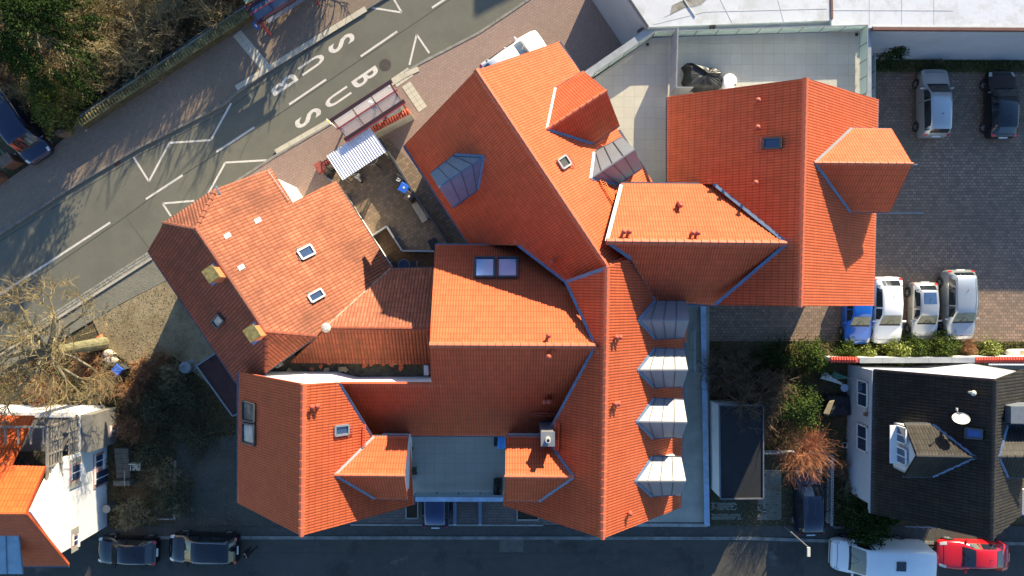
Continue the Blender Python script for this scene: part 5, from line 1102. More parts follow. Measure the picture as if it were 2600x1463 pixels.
mb = MB(); mb.bar(a.lerp(d, .03) - Vector((0, 0, .1)), b.lerp(c, .03) - Vector((0, 0, .1)), .08, .1); mb.bar(d.lerp(a, .05) - Vector((0, 0, .2)), c.lerp(b, .05) - Vector((0, 0, .2)), .08, .1); mb.build('beam', WOOD, t)
# moped and bicycle under the canopy
def moped(label, px, py, head):
    c = P(px, py, 0); t = lthing('moped', label, 'moped', (c.x, c.y, .1), head - pi / 2)
    for y in (-.62, .62): mb = MB(); mb.tube([(-.06, y, .24), (.06, y, .24)], .24, 18); w = mb.build('wheel', RUBBER, t); mb = MB(); mb.tube([(-.065, y, .24), (.065, y, .24)], .12, 12); mb.build('rim', GREYM, w)
    mb = MB(); mb.lathe((0, .42, .35), [(.10, 0), (.20, .15), (.19, .4), (.10, .52)], 14, 1, .8); mb.build('leg_shield', CREAM, t, smooth=True)
    mb = MB(); mb.lathe((0, -.35, .3), [(.12, 0), (.2, .1), (.19, .3), (.1, .4)], 14, 1, 1.7); mb.build('rear_body', CREAM, t, smooth=True); mb = MB(); mb.lathe((0, -.3, .70), [(.12, 0), (.16, .05), (.1, .1)], 14, .9, 1.9); mb.build('seat', BLACK, t, smooth=True)
    mb = MB(); mb.tube([(-.34, .38, .95), (0, .44, .98), (.34, .38, .95)], .025, 6); mb.build('handlebar', BLACK, t); mb = MB(); mb.box((0, .1, .3), (.3, .45, .05)); mb.build('footboard', BLACK, t); mb = MB(); mb.lathe((0, .60, .42), [(.05, 0), (.1, .06), (.04, .12)], 12, .9, 2.2); mb.build('mudguard', CREAM, t)
moped('cream moped poking out from under the corrugated canopy', 904, 437, R(-58))
c = P(951, 412, 0); t = lthing('bicycle', 'black bicycle half under the corrugated canopy', 'bicycle', (c.x, c.y, .1), R(-45) - pi / 2)
for y in (-.5, .5):
    mb = MB(); k = 24; mb.tube([(0, y + cos(2 * pi * j / k) * .33, .34 + sin(2 * pi * j / k) * .33) for j in range(k + 1)], .022, 6); w = mb.build('wheel', RUBBER, t)
    mb = MB(); [mb.tube([(0, y, .34), (0, y + cos(an * pi / 5) * .32, .34 + sin(an * pi / 5) * .32)], .004, 3) for an in range(10)]; mb.build('spokes', GREYM, w)
mb = MB(); [mb.tube(p, .02, 6) for p in ([(0, -.5, .34), (0, -.05, .3), (0, .38, .75), (0, -.2, .8), (0, -.5, .34)], [(0, -.05, .3), (0, -.22, .85)], [(0, .5, .34), (0, .36, .92)])]; mb.build('frame', BLACK, t)
mb = MB(); mb.tube([(-.3, .26, .98), (-.1, .36, .97), (.1, .36, .97), (.3, .26, .98)], .016, 6); mb.build('handlebar', GREYM, t); mb = MB(); mb.lathe((0, -.24, .86), [(.06, 0), (.07, .03), (.04, .06)], 10, 1, 1.7); mb.build('saddle', BLACK, t)
mb = MB(); mb.tube([(-.15, -.05, .2), (-.06, -.05, .3), (.06, -.05, .3), (.15, -.05, .4)], .015, 5); mb.build('pedals', GREYM, t)
# wheelie bins
def bin_(label, px, py, m_, lid, head, z=.1, mark=None):
    c = P(px, py, 1.0); t = lthing('wheelie_bin', label, 'bin', (c.x, c.y, z), head, 'wheelie bins in the courtyard' if z else None)
    mb = MB(); mb.add([(-.22, -.2, .06), (.22, -.2, .06), (.22, .2, .06), (-.22, .2, .06), (-.27, -.27, .95), (.27, -.27, .95), (.27, .27, .95), (-.27, .27, .95)], [(0, 3, 2, 1), (4, 5, 6, 7), (0, 1, 5, 4), (1, 2, 6, 5), (2, 3, 7, 6), (3, 0, 4, 7)]); mb.build('bin_body', m_, t)
    mb = MB(); mb.add([(-.29, -.30, .95), (.29, -.30, .95), (.29, .30, .98), (-.29, .30, .98), (-.24, -.24, 1.03), (.24, -.24, 1.03), (.24, .27, 1.06), (-.24, .27, 1.06)], [(0, 3, 2, 1), (4, 5, 6, 7), (0, 1, 5, 4), (1, 2, 6, 5), (2, 3, 7, 6), (3, 0, 4, 7)]); l = mb.build('lid', lid, t)
    mb = MB(); mb.tube([(-.24, .33, .98), (.24, .33, .98)], .025, 6); mb.build('handle', BLACK, t); mb = MB(); [mb.tube([(x, .22, .1), (x + .05, .22, .1)], .1, 12) for x in (-.26, .21)]; mb.build('wheels', RUBBER, t)
    if mark: mb = MB(); [mb.box((mx, my, 1.055), (sx, sy, .02)) for mx, my, sx, sy in mark]; mb.build('sticker', CREAM, l)
bin_('black wheelie bin with a pale emblem on its lid', 1013, 458, DGREY, BLACK, R(60), mark=[(-.06, .02, .08, .2), (.07, .05, .06, .14), (0, -.08, .16, .05)])
bin_('wheelie bin with bright blue lid between black and brown bins', 1026, 478, DGREY, BLUEP, R(60), mark=[(.02, .0, .14, .12)])
bin_('brown wheelie bin beside the slatted bench', 1040, 500, BROWNP, BROWNP, R(60), mark=[(0, .02, .14, .12)])
bin_('wheelie bin with blue lid standing in the garden by the stones', 297, 940, DGREY, BLUEP, R(-40), z=.0)
# bench
a = P(1052, 516, .45); b = P(1080, 562, .45); d = (b - a).normalized(); s = Vector((-d.y, d.x, 0)); t = thing('slatted_bench', 'pale slatted bench along the courtyard wall', 'bench', ((a.x + b.x) / 2, (a.y + b.y) / 2, 0)); 
for i in range(4): mb = MB(); o = s * (-.16 + i * .10); mb.bar(a + o, b + o, .08, .04); mb.build('slat', WOODL, t)
for f in (.1, .9): mb = MB(); p = a.lerp(b, f); mb.bar(p + s * -.18 - Vector((0, 0, .2)), p + s * .18 - Vector((0, 0, .2)), .07, .38); mb.build('leg', DGREY, t)
mb = MB(); mb.bar(a + s * .30 + Vector((0, 0, .3)), b + s * .30 + Vector((0, 0, .3)), .03, .25); mb.build('backrest', WOODL, t)
# courtyard wall
t = thing('courtyard_wall', 'thin metal-topped wall, coloured as in shade, between courtyard and side path', 'wall', P(1050, 480, 0)); pts = [(962, 351), (1000, 408), (1053, 496), (1097, 560), (1136, 618)]
mb = MB(); mt = MB()
for a, b in zip(pts[:-1], pts[1:]): A = P(*a, 1.1); B = P(*b, 1.1); mb.bar((A.x, A.y, .55), (B.x, B.y, .55), .12, 1.1); mt.bar(A, B, .12, .04)
mb.build('wall', mat('wall_in_shade', (.09, .085, .08), .9, 0, .2, 2), t); mt.build('coping', DGREY, t)  # dark of the wall's shaded side put into its colour
# sunken patio with parapet
t = thing('sunken_patio', 'dark brown patio enclosed by a grey parapet below the old eave', 'patio', P(1030, 650, 0)); q = [(948, 596), (981, 575), (1021, 637), (1102, 638), (1101, 678), (995, 678)]
mb = MB(); mb.poly([P(x, y, .115) for x, y in q]); mb.build('patio_floor', paver_mat('patio_paving', [(.10, .055, .03), (.07, .04, .025)], (.03, .02, .015), .3, .3, -.56, .3), t)
for a, b in ((0, 1), (1, 2), (2, 3)): mb = MB(); A = P(*q[a], .5); B = P(*q[b], .5); mb.bar((A.x, A.y, .25), (B.x, B.y, .25), .10, .5); w = mb.build('parapet', GREYW, t); mb = MB(); mb.bar(A, B, .10, .04); mb.build('coping', GREYM, w)
t = thing('patio_table', 'round dark patio table under the eave between two metal chairs', 'table', P(1026, 673, 0)); c = P(1026, 673, .7); mb = MB(); mb.cyl(c, .33, .03, 24); mb.build('tabletop', mat('navy_top', (.01, .02, .06), .3, 0, .1, 4), t); mb = MB(); k = 24; mb.tube([c + Vector((.34 * cos(2 * pi * j / k), .34 * sin(2 * pi * j / k), .02)) for j in range(k + 1)], .012, 5); mb.build('rim', GREYM, t); mb = MB(); mb.tube([(c.x, c.y, .1), (c.x, c.y, .7)], .03, 6); mb.build('pedestal', BLACK, t)
for x, l in ((1006, 'dark patio chair left of the round patio table'), (1051, 'dark patio chair right of the round patio table')):
    c = P(x, 672, .5); t = thing('patio_chair', l, 'chair', (c.x, c.y, .1)); mb = MB(); mb.box((c.x, c.y, .53), (.42, .42, .03)); mb.build('seat', BLACK, t); mb = MB(); sx = 1 if x > 1030 else -1; mb.tube([(c.x + sx * .22, c.y - .2, .55), (c.x + sx * .25, c.y - .2, .95), (c.x + sx * .25, c.y + .2, .95), (c.x + sx * .22, c.y + .2, .55)], .012, 5); mb.build('backrest', GREYM, t)
    for dx in (-.18, .18):
        for dy2 in (-.18, .18): mb = MB(); mb.tube([(c.x + dx, c.y + dy2, .1), (c.x + dx, c.y + dy2, .52)], .012, 5); mb.build('leg', GREYM, t)
t = thing('cellar_hatch', 'black cellar hatch in the corner of the courtyard', 'hatch', P(1098, 617, 0)); mb = MB(); mb.slab([P(x, y, .16) for x, y in [(1085, 612), (1103, 603), (1118, 628), (1098, 640)]], (0, 0, -.06)); mb.build('hatch_cover', BLACK, t)
# things on the terraces
def lump(name, label, cat, pts, z0, h, m_, seed=1, n=9):
    """a draped cover: outline at the floor, folds and a raised irregular top"""
    r = random.Random(seed); w = [P(x, y, z0) for x, y in pts]; c = sum(w, Vector()) / len(w); t = tag(None, None, None) if False else None; mb = MB(); vs = []; N_ = 48
    per = []
    for i in range(N_):
        f = i / N_ * len(w); a = int(f) % len(w); per.append(w[a].lerp(w[(a + 1) % len(w)], f - int(f)))
    lv = ((1.0, 0), (.97, .35), (.90, .75), (.74, .95), (.4, 1.0), (.02, 1.04))
    for k, (s, hh) in enumerate(lv):
        for i, p in enumerate(per):
            j = 1 + (.05 * sin(i * 2.1 + seed) + r.uniform(-.04, .04)) * (1 if k < 4 else .3); q = c + (p - c) * s * j; vs.append((q.x, q.y, z0 + h * hh * (1 + .06 * sin(i * .4 + seed) + r.uniform(-.03, .03))))
    mb.add(vs, [(k * N_ + i, k * N_ + (i + 1) % N_, (k + 1) * N_ + (i + 1) % N_, (k + 1) * N_ + i) for k in range(len(lv) - 1) for i in range(N_)] + [tuple((len(lv) - 1) * N_ + i for i in range(N_))])
    return tag(mb.build(name, m_, None), label, cat)
lump('covered_furniture', 'large shiny black cover over furniture on the upper terrace', 'furniture cover', [(1731, 235), (1733, 170), (1741, 167), (1790, 180), (1806, 178), (1826, 188), (1830, 208), (1825, 232), (1790, 238)], TZ, .85, BLACKG, 3)
t = thing('plastic_tub', 'white rounded tub beside the black cover on the upper terrace', 'tub', P(1845, 212, TZ)); mb = MB(); c = P(1845, 214, TZ); mb.lathe(c, [(.36, 0), (.40, .15), (.40, .55), (.34, .62), (.05, .63)], 28, 1.0, 1.05); mb.build('tub', WHITEP, t); mb = MB(); mb.cyl(c + Vector((.28, -.22, .62)), .05, .03, 10); mb.build('plug', DGREY, t)
mb = MB(); c = P(1044, 1139, 3.0); k = 24; mb.tube([c + Vector((.10 * cos(2 * pi * j / k), .10 * sin(2 * pi * j / k), .04)) for j in range(k + 1)], .03, 6); t = tag(mb.build('rubber_ring', RUBBER, None), 'small black rubber ring on the lower terrace floor', 'ring')
t = thing('plant_stand', 'small dark folding side table at the left side of the lower terrace', 'side table', P(1049, 1196, 3.0)); c = P(1049, 1196, 3.5); mb = MB(); mb.box(c, (.42, .45, .03)); mb.build('top', mat('dull_green', (.035, .05, .035), .7, 0, .3, 4), t)
for dx in (-.18, .18):
    for dy2 in (-.2, .2): mb = MB(); mb.tube([(c.x + dx, c.y + dy2, 3.0), (c.x + dx, c.y + dy2, 3.5)], .012, 5); mb.build('leg', BLACK, t)
def drape(name, label, cat, pts, z, m_, sag, seed):
    r = random.Random(seed); w = [P(x, y, z) for x, y in pts]; mb = MB(); nx, ny = 14, 12; vs = []
    for i in range(nx + 1):
        for j in range(ny + 1):
            u, v = i / nx, j / ny; p = w[0].lerp(w[1], u).lerp(w[3].lerp(w[2], u), v); vs.append((p.x, p.y + (.03 * sin(i * 1.3)) * v, p.z - sag * v * v + .05 * sin(i * 1.7 + seed) * (1 - .3 * v)))
    mb.add(vs, [(i * (ny + 1) + j, (i + 1) * (ny + 1) + j, (i + 1) * (ny + 1) + j + 1, i * (ny + 1) + j + 1) for i in range(nx) for j in range(ny)]); o = mb.build(name, m_, None, smooth=True, fix=False); md = o.modifiers.new('thick', 'SOLIDIFY'); md.thickness = .012
    return tag(o, label, cat)
drape('blue_towel', 'bright blue towel hung over a rack at the corner of the lower terrace', 'towel', [(1264, 1108), (1287, 1108), (1287, 1141), (1262, 1143)], 4.0, mat('towel_blue', (.10, .36, .80), .9, 0, .08, 4), .25, 2)
t = thing('drying_rack', 'dark rack under the blue towel', 'rack', P(1262, 1125, 3.0)); c = P(1259, 1122, 3.8); mb = MB(); mb.box((c.x + .1, c.y, 3.55), (.45, .6, .03)); mb.build('shelf', BLACK, t); mb = MB(); [mb.tube([(c.x + .1 + dx, c.y + dy2, 3.0), (c.x + .1 + dx, c.y + dy2, 3.9)], .015, 5) for dx in (-.2, .2) for dy2 in (-.28, .28)]; mb.build('frame', BLACK, t)
lump('covered_grill', 'black covered grill in the lower right corner of the lower terrace', 'grill cover', [(1254, 1214), (1276, 1212), (1276, 1248), (1262, 1252), (1252, 1246)], 3.0, .95, BLACKG, 8)
drape('white_cloth', 'small white cloth hanging beside the left dormer of the lower terrace', 'cloth', [(1030, 1211), (1040, 1209), (1040, 1228), (1031, 1232)], 4.6, WHITEP, .2, 5)
# ================================================================ GARDENS
BX = mat('boulder', (.46, .42, .34), .9, 0, .15, 4, bump=.3)
for x, y, l, sx, sy in ((278, 898, 'flat pale boulder at the foot of the trunk', .40, .26), (285, 914, 'grey rounded boulder between the flat one and the blue-lidded bin', .42, .30)):
    c = P(x, y, 0); r = random.Random(x); mb = MB(); k = 12; vs = []
    for z, s in ((0, 1), (.15, 1.02), (.28, .82), (.33, .4)): vs += [(c.x + cos(2 * pi * j / k) * sx * s * (1 + .16 * sin(j * 2.2 + x)), c.y + sin(2 * pi * j / k) * sy * s * (1 + .14 * cos(j * 1.7)), z) for j in range(k)]
    mb.add(vs, [(a * k + j, a * k + (j + 1) % k, (a + 1) * k + (j + 1) % k, (a + 1) * k + j) for a in range(3) for j in range(k)] + [tuple(3 * k + j for j in range(k))]); tag(mb.build('boulder', BX, None), l, 'boulder')
c = P(257, 857, 0); mb = MB(); mb.box((c.x, c.y, .12), (.26, .26, .22), .6); tag(mb.build('clay_block', mat('clay', (.75, .20, .07), .9, 0, .1, 6), None), 'orange clay block at the end of the trunk base', 'brick')
t = thing('slate_slabs', 'dark slabs leaning around the blue-lidded garden bin', 'slabs', P(300, 930, 0)); mb = MB(); c = P(296, 924, 0); mb.box((c.x, c.y, .15), (.55, .35, .05), .3); mb.build('slab', DGREY, t); mb = MB(); c = P(315, 934, 0); mb.box((c.x, c.y, .2), (.45, .4, .05), -.2); mb.build('slab', GREYW, t)
c = P(483, 930, .0); t = thing('parasol_stand', 'round grey table top on a square slab beside the lean-to', 'table', c); mb = MB(); mb.box((c.x, c.y, .04), (.75, .75, .08), .5); mb.build('slab', CONC, t); mb = MB(); mb.cyl((c.x, c.y, .1), .33, .62, 24, .36); mb.build('drum', mat('drum_grey', (.22, .25, .27), .7, 0, .15, 4), t)
c = P(290, 1282, .0); t = thing('rain_barrel', 'grey round rain barrel lid at the corner of the white house', 'barrel', c); mb = MB(); mb.lathe(c, [(.22, 0), (.27, .4), (.22, .8)], 24); mb.build('barrel', DGREY, t); mb = MB(); mb.cyl((c.x, c.y, .8), .25, .05, 24); mb.build('lid', mat('lid_grey', (.20, .21, .20), .7, 0, .1, 4), t)
c = P(356, 1180, .0); t = thing('garden_chair', 'pale green plastic chair on the shaded lawn', 'chair', c); PG = mat('pale_green_plastic', (.40, .43, .36), .6, 0, .1, 5); mb = MB(); mb.box((c.x, c.y, .43), (.5, .5, .04)); mb.build('seat', PG, t); mb = MB(); mb.bar((c.x - .22, c.y + .25, .68), (c.x + .22, c.y + .25, .68), .06, .46); mb.build('backrest', PG, t)
for s in (-1, 1): mb = MB(); mb.bar((c.x + s * .26, c.y - .22, .62), (c.x + s * .26, c.y + .22, .62), .05, .03); mb.build('armrest', PG, t); [MB().tube([(c.x + s * .22, c.y + k * .22, .43), (c.x + s * .28, c.y + k * .34, 0)], .025, 5).build('leg', PG, t) for k in (-1, 1)]
t = thing('garden_steps', 'concrete garden steps beside the bottom left white house', 'steps', P(302, 1190, 0))
for i in range(6): mb = MB(); y = P(0, 1140 + i * 13, 0).y; mb.box((-24.3, y, .08 + (5 - i) * .02 + .1), (.85, .30, .3 + (5 - i) * .05)); mb.build('step', mat('mossy_step', (.11, .11, .09), .95, 0, .3, 3), t)
mb = MB(); mb.box((-24.2, P(0, 1220, 0).y, .35), (1.0, .3, .7)); mb.build('landing', MATS['mossy_step'], t); mb = MB(); mb.tube([(-23.9, P(0, 1185, 0).y, 0), (-23.9, P(0, 1185, 0).y, .9), (-23.9, P(0, 1222, 0).y, .9), (-23.9, P(0, 1222, 0).y, 0)], .02, 5); mb.build('handrail', GREYM, t)
c = P(405, 1318, 0); t = thing('garden_edging', 'thin stone edging at the end of the hedge by the side street', 'edging', c); mb = MB(); mb.bar(P(400, 1318, .1), P(440, 1318, .1), .08, .15); mb.bar(P(445, 1170, .1), P(443, 1320, .1), .08, .15); mb.build('edging', CONC, t)
# picket fence round the parking drive
t = thing('picket_fence', 'white picket fence turning a corner round the black estate', 'fence', P(2110, 1250, 0)); z = .95
def pickets(A, B, par, sp=.155, w=.10, hh=z):
    a = P(*A, hh); b = P(*B, hh); n = int((b - a).length / sp); mb = MB(); d = (b - a).normalized()
    for i in range(n): p = a + d * sp * (i + .5); mb.box((p.x, p.y, hh / 2 + .02), (w, .03, hh), atan2(d.y, d.x))
    mb.build('pickets', mat('fence_white', (.62, .60, .58), .8, 0, .1, 4), par); mb = MB()
    for zz in (.25, .75): mb.bar((a.x, a.y, zz), (b.x, b.y, zz), .07, .05)
    mb.build('fence_rail', MATS['fence_white'], par)
pickets((2117, 1158), (2114, 1338), t); pickets((1938, 1153), (2105, 1153), t)
t = thing('low_fence', 'low white mesh fence along the pavement beside the picket fence', 'fence', P(2150, 1338, 0)); mb = MB(); [mb.bar(P(2116, 1339, zz), P(2176, 1340, zz), .03, .03) for zz in (.1, .3, .5)]; [mb.box(P(2116 + i * 6, 1339, .27), (.03, .03, .54)) for i in range(11)]; mb.build('mesh', ZINC_L, t)
t = thing('low_fence', 'low white fence rail in front of the anthracite-roofed house', 'fence', P(2330, 1340, 0)); mb = MB(); mb.bar(P(2298, 1337, .8), P(2375, 1340, .8), .06, .05); mb.bar(P(2298, 1337, .4), P(2375, 1340, .4), .06, .05); mb.build('rail', ZINC_L, t); mb = MB(); [mb.box(P(2298 + i * 19, 1338, .4), (.05, .05, .8)) for i in range(5)]; mb.build('posts', ZINC_L, t)
# boundary walls by the car park
zb_ = 1.7; t = thing('boundary_wall', 'wall with flat grey metal coping right above the white gable of the anthracite house', 'wall', P(2330, 915, 0))
mb = MB(); mb.bar(P(2182, 915, zb_ / 2) , P(2475, 914, zb_ / 2), .01, .01); a = P(2182, 915, zb_); b = P(2475, 914, zb_); mb = MB(); mb.bar((a.x, a.y, zb_ / 2), (b.x, b.y, zb_ / 2), .26, zb_ - .04); mb.build('wall', WHITE, t)
for i in range(5): mb = MB(); mb.bar(a.lerp(b, i / 5 + .001), a.lerp(b, (i + 1) / 5 - .001), .34, .05); mb.build('coping', COPING, t)
RC = mat('red_coping', (.58, .085, .05), .8, 0, .2, 6)
tilewall('wall with red tile coping at the left end of the grey coping, partly overgrown', (2108, 913), (2181, 914), zb_, .34, RC, WHITE, .16)
tilewall('wall with red tile coping running off the right edge', (2476, 914), (2640, 913), zb_, .32, RC, WHITE, .16)
t = thing('garden_shed_roof', 'dark shallow lean-to roof behind the red coping at the right edge', 'lean-to', P(2570, 930, 0)); mb = MB(); mb.slab([P(2500, 924, 1.6), P(2640, 924, 1.6), P(2640, 938, 1.3), P(2560, 938, 1.3)], (0, 0, -.06)); mb.build('roof', DGREY, t); mb = MB(); mb.bar(P(2510, 925, 1.65), P(2640, 926, 1.65), .1, .05); mb.build('edge', WHITEP, t); [MB().box(P(x, 931, .7), (.07, .07, 1.4)).build('post', WOOD, t) for x in (2530, 2620)]
c = P(2590, 895, .0); t = thing('roof_box', 'white rounded box with a rusty patch lying at the right edge above the wall', 'roof box', c); mb = MB(); k = 24; vs = []
for z, s in ((.1, .9), (.25, 1), (.45, .96), (.55, .8)): vs += [(c.x + math.copysign(abs(cos(2 * pi * j / k)) ** .4, cos(2 * pi * j / k)) * 1.15 * s, c.y + math.copysign(abs(sin(2 * pi * j / k)) ** .6, sin(2 * pi * j / k)) * .25 * s, z) for j in range(k)]
mb.add(vs, [(a * k + j, a * k + (j + 1) % k, (a + 1) * k + (j + 1) % k, (a + 1) * k + j) for a in range(3) for j in range(k)] + [tuple(3 * k + j for j in range(k)), tuple(range(k))[::-1]]); mb.build('shell', CREAM, t, smooth=True); mb = MB(); mb.box((c.x - .15, c.y, .56), (.45, .3, .02)); mb.build('rust_patch', mat('rust_patch', (.45, .28, .14), .8, 0, .4, 6), t); mb = MB(); [mb.box((c.x + x, c.y, .06), (.1, .4, .12)) for x in (-.7, .7)]; mb.build('feet', BLACK, t)
# dark garden furniture beside the anthracite house
def parasol(label, px, py, m_, ang, L_=1.3):
    c = P(px, py, .5); t = thing('folded_parasol', label, 'parasol', (c.x, c.y, 0)); mb = MB(); d = Vector((cos(ang), sin(ang), .12)); k = 14; vs = []; sd = d.cross(Vector((0, 0, 1))).normalized(); up = sd.cross(d)
    for f, r in ((0, .22), (.25, .17), (.6, .10), (1, .05)): vs += [c + d * (f - .5) * L_ + (sd * cos(2 * pi * j / k) + up * sin(2 * pi * j / k) * .6) * r * (1 + (.25 if j % 2 else -.2)) for j in range(k)]
    mb.add(vs, [(a * k + j, a * k + (j + 1) % k, (a + 1) * k + (j + 1) % k, (a + 1) * k + j) for a in range(3) for j in range(k)] + [tuple(range(k))[::-1]]); mb.build('canopy', m_, t); mb = MB(); mb.tube([c - d * L_ * .55, c + d * L_ * .7], .025, 6); mb.build('pole', WOODL, t)
parasol('folded white parasol lying in the dark garden corner', 2113, 964, mat('parasol_white', (.66, .64, .58), .8, 0, .1, 5), R(-25)); parasol('folded green parasol next to the white one', 2134, 957, mat('parasol_green', (.10, .24, .15), .8, 0, .2, 5), R(-10), 1.0)
c = P(2144, 985, .7); t = thing('bistro_table', 'small round pale blue table beside the folded parasols', 'table', (c.x, c.y, 0)); mb = MB(); mb.cyl((c.x, c.y, .7), .24, .03, 20); mb.build('tabletop', mat('pale_blue', (.35, .42, .52), .5, 0, .1, 4), t); mb = MB(); mb.tube([(c.x, c.y, 0), (c.x, c.y, .7)], .03, 6); mb.build('pedestal', GREYM, t)
lump('covered_furniture', 'black cover over garden furniture beside the anthracite-roofed house', 'furniture cover', [(2088, 1000), (2150, 998), (2152, 1052), (2090, 1056)], 0, .7, mat('matt_black_cover', (.018, .018, .02), .7, 0, .2, 3), 5)
drape('reed_mat', 'tan mat lying on the black garden furniture cover', 'mat', [(2106, 1018), (2118, 1016), (2104, 1054), (2090, 1052)], .80, mat('tan_mat', (.34, .29, .19), .9, 0, .3, 8), .02, 4)
c = P(2146, 1131, .3); t = thing('flower_pot', 'white round flower pot at the foot of the pale wall', 'pot', (c.x, c.y, 0)); mb = MB(); mb.lathe((c.x, c.y, 0), [(.12, 0), (.18, .3), (.17, .3), (.14, .22)], 16); mb.build('pot', WHITEP, t); mb = MB(); mb.cyl((c.x, c.y, .2), .14, .04, 14); mb.build('pot_soil', SOIL, t)
c = P(1860, 1000, .0); t = thing('garden_bench', 'grey wooden beam bench half hidden by the dark shrub', 'bench', c); mb = MB(); mb.bar(P(1838, 1020, .4), P(1900, 1022, .4), .3, .08); mb.build('seat', WOOD, t); [MB().box(P(x, 1021, .2), (.1, .25, .36)).build('leg', WOOD, t) for x in (1845, 1893)]
for x, l, y in ((2340, 'long grey metal parking barrier rail below the right dormer', 541), (2330, 'short grey bracket right of the dormer ridge', 418)):
    a = P(x - 110 if y > 500 else x - 40, y, .9 if y > 500 else 3.0); b = P(x + 5 if y > 500 else x + 0, y, .9 if y > 500 else 3.0); t = thing('metal_rail', l, 'rail', (a.x, a.y, 0)); mb = MB(); mb.bar(a, b, .09 if y > 500 else .04, .05); mb.build('rail', ZINC_L, t); mb = MB(); mb.box((b.x - .08, b.y, b.z / 2), (.08, .08, b.z)); mb.build('post', GREYM, t)
# ================================================================ PLANTS
def grow(mb, p, d, L, r, depth, rg, nseg=4, jit=.25, kids=(2, 4), spread=.7, up=.15, ratio=.68, sides=4, minr=.006, leafcb=None, rr=.62):
    pts = [Vector(p)]; rad = [r]; d = Vector(d).normalized()
    for i in range(nseg):
        d = (d + Vector((rg.gauss(0, jit), rg.gauss(0, jit), rg.gauss(0, jit) + up * .5))).normalized(); pts.append(pts[-1] + d * L / nseg); rad.append(max(minr * .7, r * (1 - (i + 1) / nseg * .45)))
    mb.tube(pts, rad, sides if depth > 1 else 3, cap=False)
    if leafcb: leafcb(pts[-1], depth)
    if depth <= 0: return
    for k in range(rg.randint(*kids)):
        f = rg.uniform(.35, 1); i = min(nseg - 1, int(f * nseg)); q = pts[i].lerp(pts[i + 1], f * nseg - i); a = rg.uniform(0, 2 * pi); o = (d.orthogonal().normalized()); o.rotate(Matrix.Rotation(a, 3, d))
        nd = (d + o * rg.uniform(spread * .6, spread * 1.4) + Vector((0, 0, up))).normalized(); grow(mb, q, nd, L * ratio * rg.uniform(.7, 1.2), max(minr, r * rr), depth - 1, rg, nseg if depth > 1 else 3, jit, kids, spread, up, ratio, sides, minr, leafcb, rr)
def leafq(mb, c, s, rg, flat=0):
    a = Vector((rg.gauss(0, 1), rg.gauss(0, 1), rg.gauss(0, 1) * (1 - flat))).normalized(); b = a.orthogonal().normalized(); b.rotate(Matrix.Rotation(rg.uniform(0, 6.28), 3, a)); c = Vector(c); s2 = s * .55
    mb.add([c - a * s, c + b * s2, c + a * s, c - b * s2], [(0, 1, 2, 3)])
# ---- the big bare tree on the left
rg = random.Random(21); tb_ = P(262, 872, 0); t = thing('bare_tree', 'large bare tree with mossy trunk leaning left over the garden and road', 'tree', tb_)
top = P(122, 893, 5.0); pts = [tb_.lerp(top, f) + Vector((0, 0, .25 * sin(f * 3))) for f in (0, .25, .5, .75, 1)]; mb = MB(); mb.tube(pts, [.42, .36, .32, .29, .27], 14); mb.build('trunk', mat('mossy_bark', (.20, .185, .10), .95, 0, .35, 3, bump=.6, bscale=14), t)
mb = MB(); targets = [(25, 905, 6.0, .15), (95, 850, 6.5, .15), (140, 800, 6.0, .13), (100, 955, 5.5, .12), (60, 790, 6.5, .14), (165, 960, 5.0, .10), (200, 960, 4.5, .09), (-10, 960, 6, .13), (235, 935, 4.0, .08), (210, 800, 5, .09), (30, 1010, 5.0, .1)]
mt = MB()
for i, (x, y, z, r) in enumerate(targets):
    e = P(x, y, z); b0 = pts[4] if i < 6 else pts[3].lerp(pts[4], .5); m1 = b0.lerp(e, .5) + Vector((rg.uniform(-.3, .3), rg.uniform(-.3, .3), .2)); mb.tube([b0, m1, e], [r * 1.3, r, r * .75], 8)
    d = (e - m1).normalized()
    for k in range(3): dd = (d + Vector((rg.gauss(0, .5), rg.gauss(0, .5), rg.uniform(0, .5)))).normalized(); grow(mt, e, dd, 1.15, r * .34, 4, rg, 4, .22, (3, 4), .7, .12, .72, 4, .006)
    dd = (e - b0).normalized().cross(Vector((0, 0, 1)))
    for s in (-1, 1): grow(mt, m1, dd * s + Vector((0, 0, .5)), 1.1, r * .3, 3, rg, 4, .25, (3, 4), .8, .12, .74, 4, .006)
mb.build('limbs', BARK, t); mt.build('twigs', TWIG_Y, t, fix=False)
# ---- bare shrubs in the upper left thicket
def shrub_mesh(seed, m_, hgt=2.6, stems=46, depth=3, rad=.035, spread=.5, tilt=1.0, kids=(2, 4), up=.1, minr=.010):
    rg = random.Random(seed); mb = MB()
    for i in range(stems):
        a = rg.uniform(0, 2 * pi); tl = rg.uniform(.1, tilt); grow(mb, (rg.gauss(0, .18), rg.gauss(0, .18), 0), (cos(a) * tl, sin(a) * tl, 1), hgt * .42 * rg.uniform(.7, 1.1), rad * rg.uniform(.6, 1), depth, rg, 4, .2, kids, spread, up, .70, 3, minr)
    me = mb.build('twigs', m_, None, fix=False); COL.objects.unlink(me); return me.data
SHR = {k: shrub_mesh(*v) for k, v in {'tan1': (1, TWIG_T), 'tan2': (2, TWIG_T, 2.5, 44), 'yel1': (3, TWIG_Y, 2.7, 40), 'yel2': (4, TWIG_Y, 2.3, 44), 'dark': (5, TWIG_D, 2.5, 46), 'red': (6, TWIG_D, 1.6, 40)}.items()}
def shrub(label, cx, cy, kind, sc=1.0, rot=0, name='bare_shrub', group='bare shrubs of the upper left thicket', cat='shrub', z=.0):
    c = P(cx, cy, 1.5 * sc); t = lthing(name, label, cat, (c.x, c.y, z), rot, group); t.scale = (sc, sc, sc); o = bpy.data.objects.new('twigs', SHR[kind]); COL.objects.link(o); o.parent = t; return t
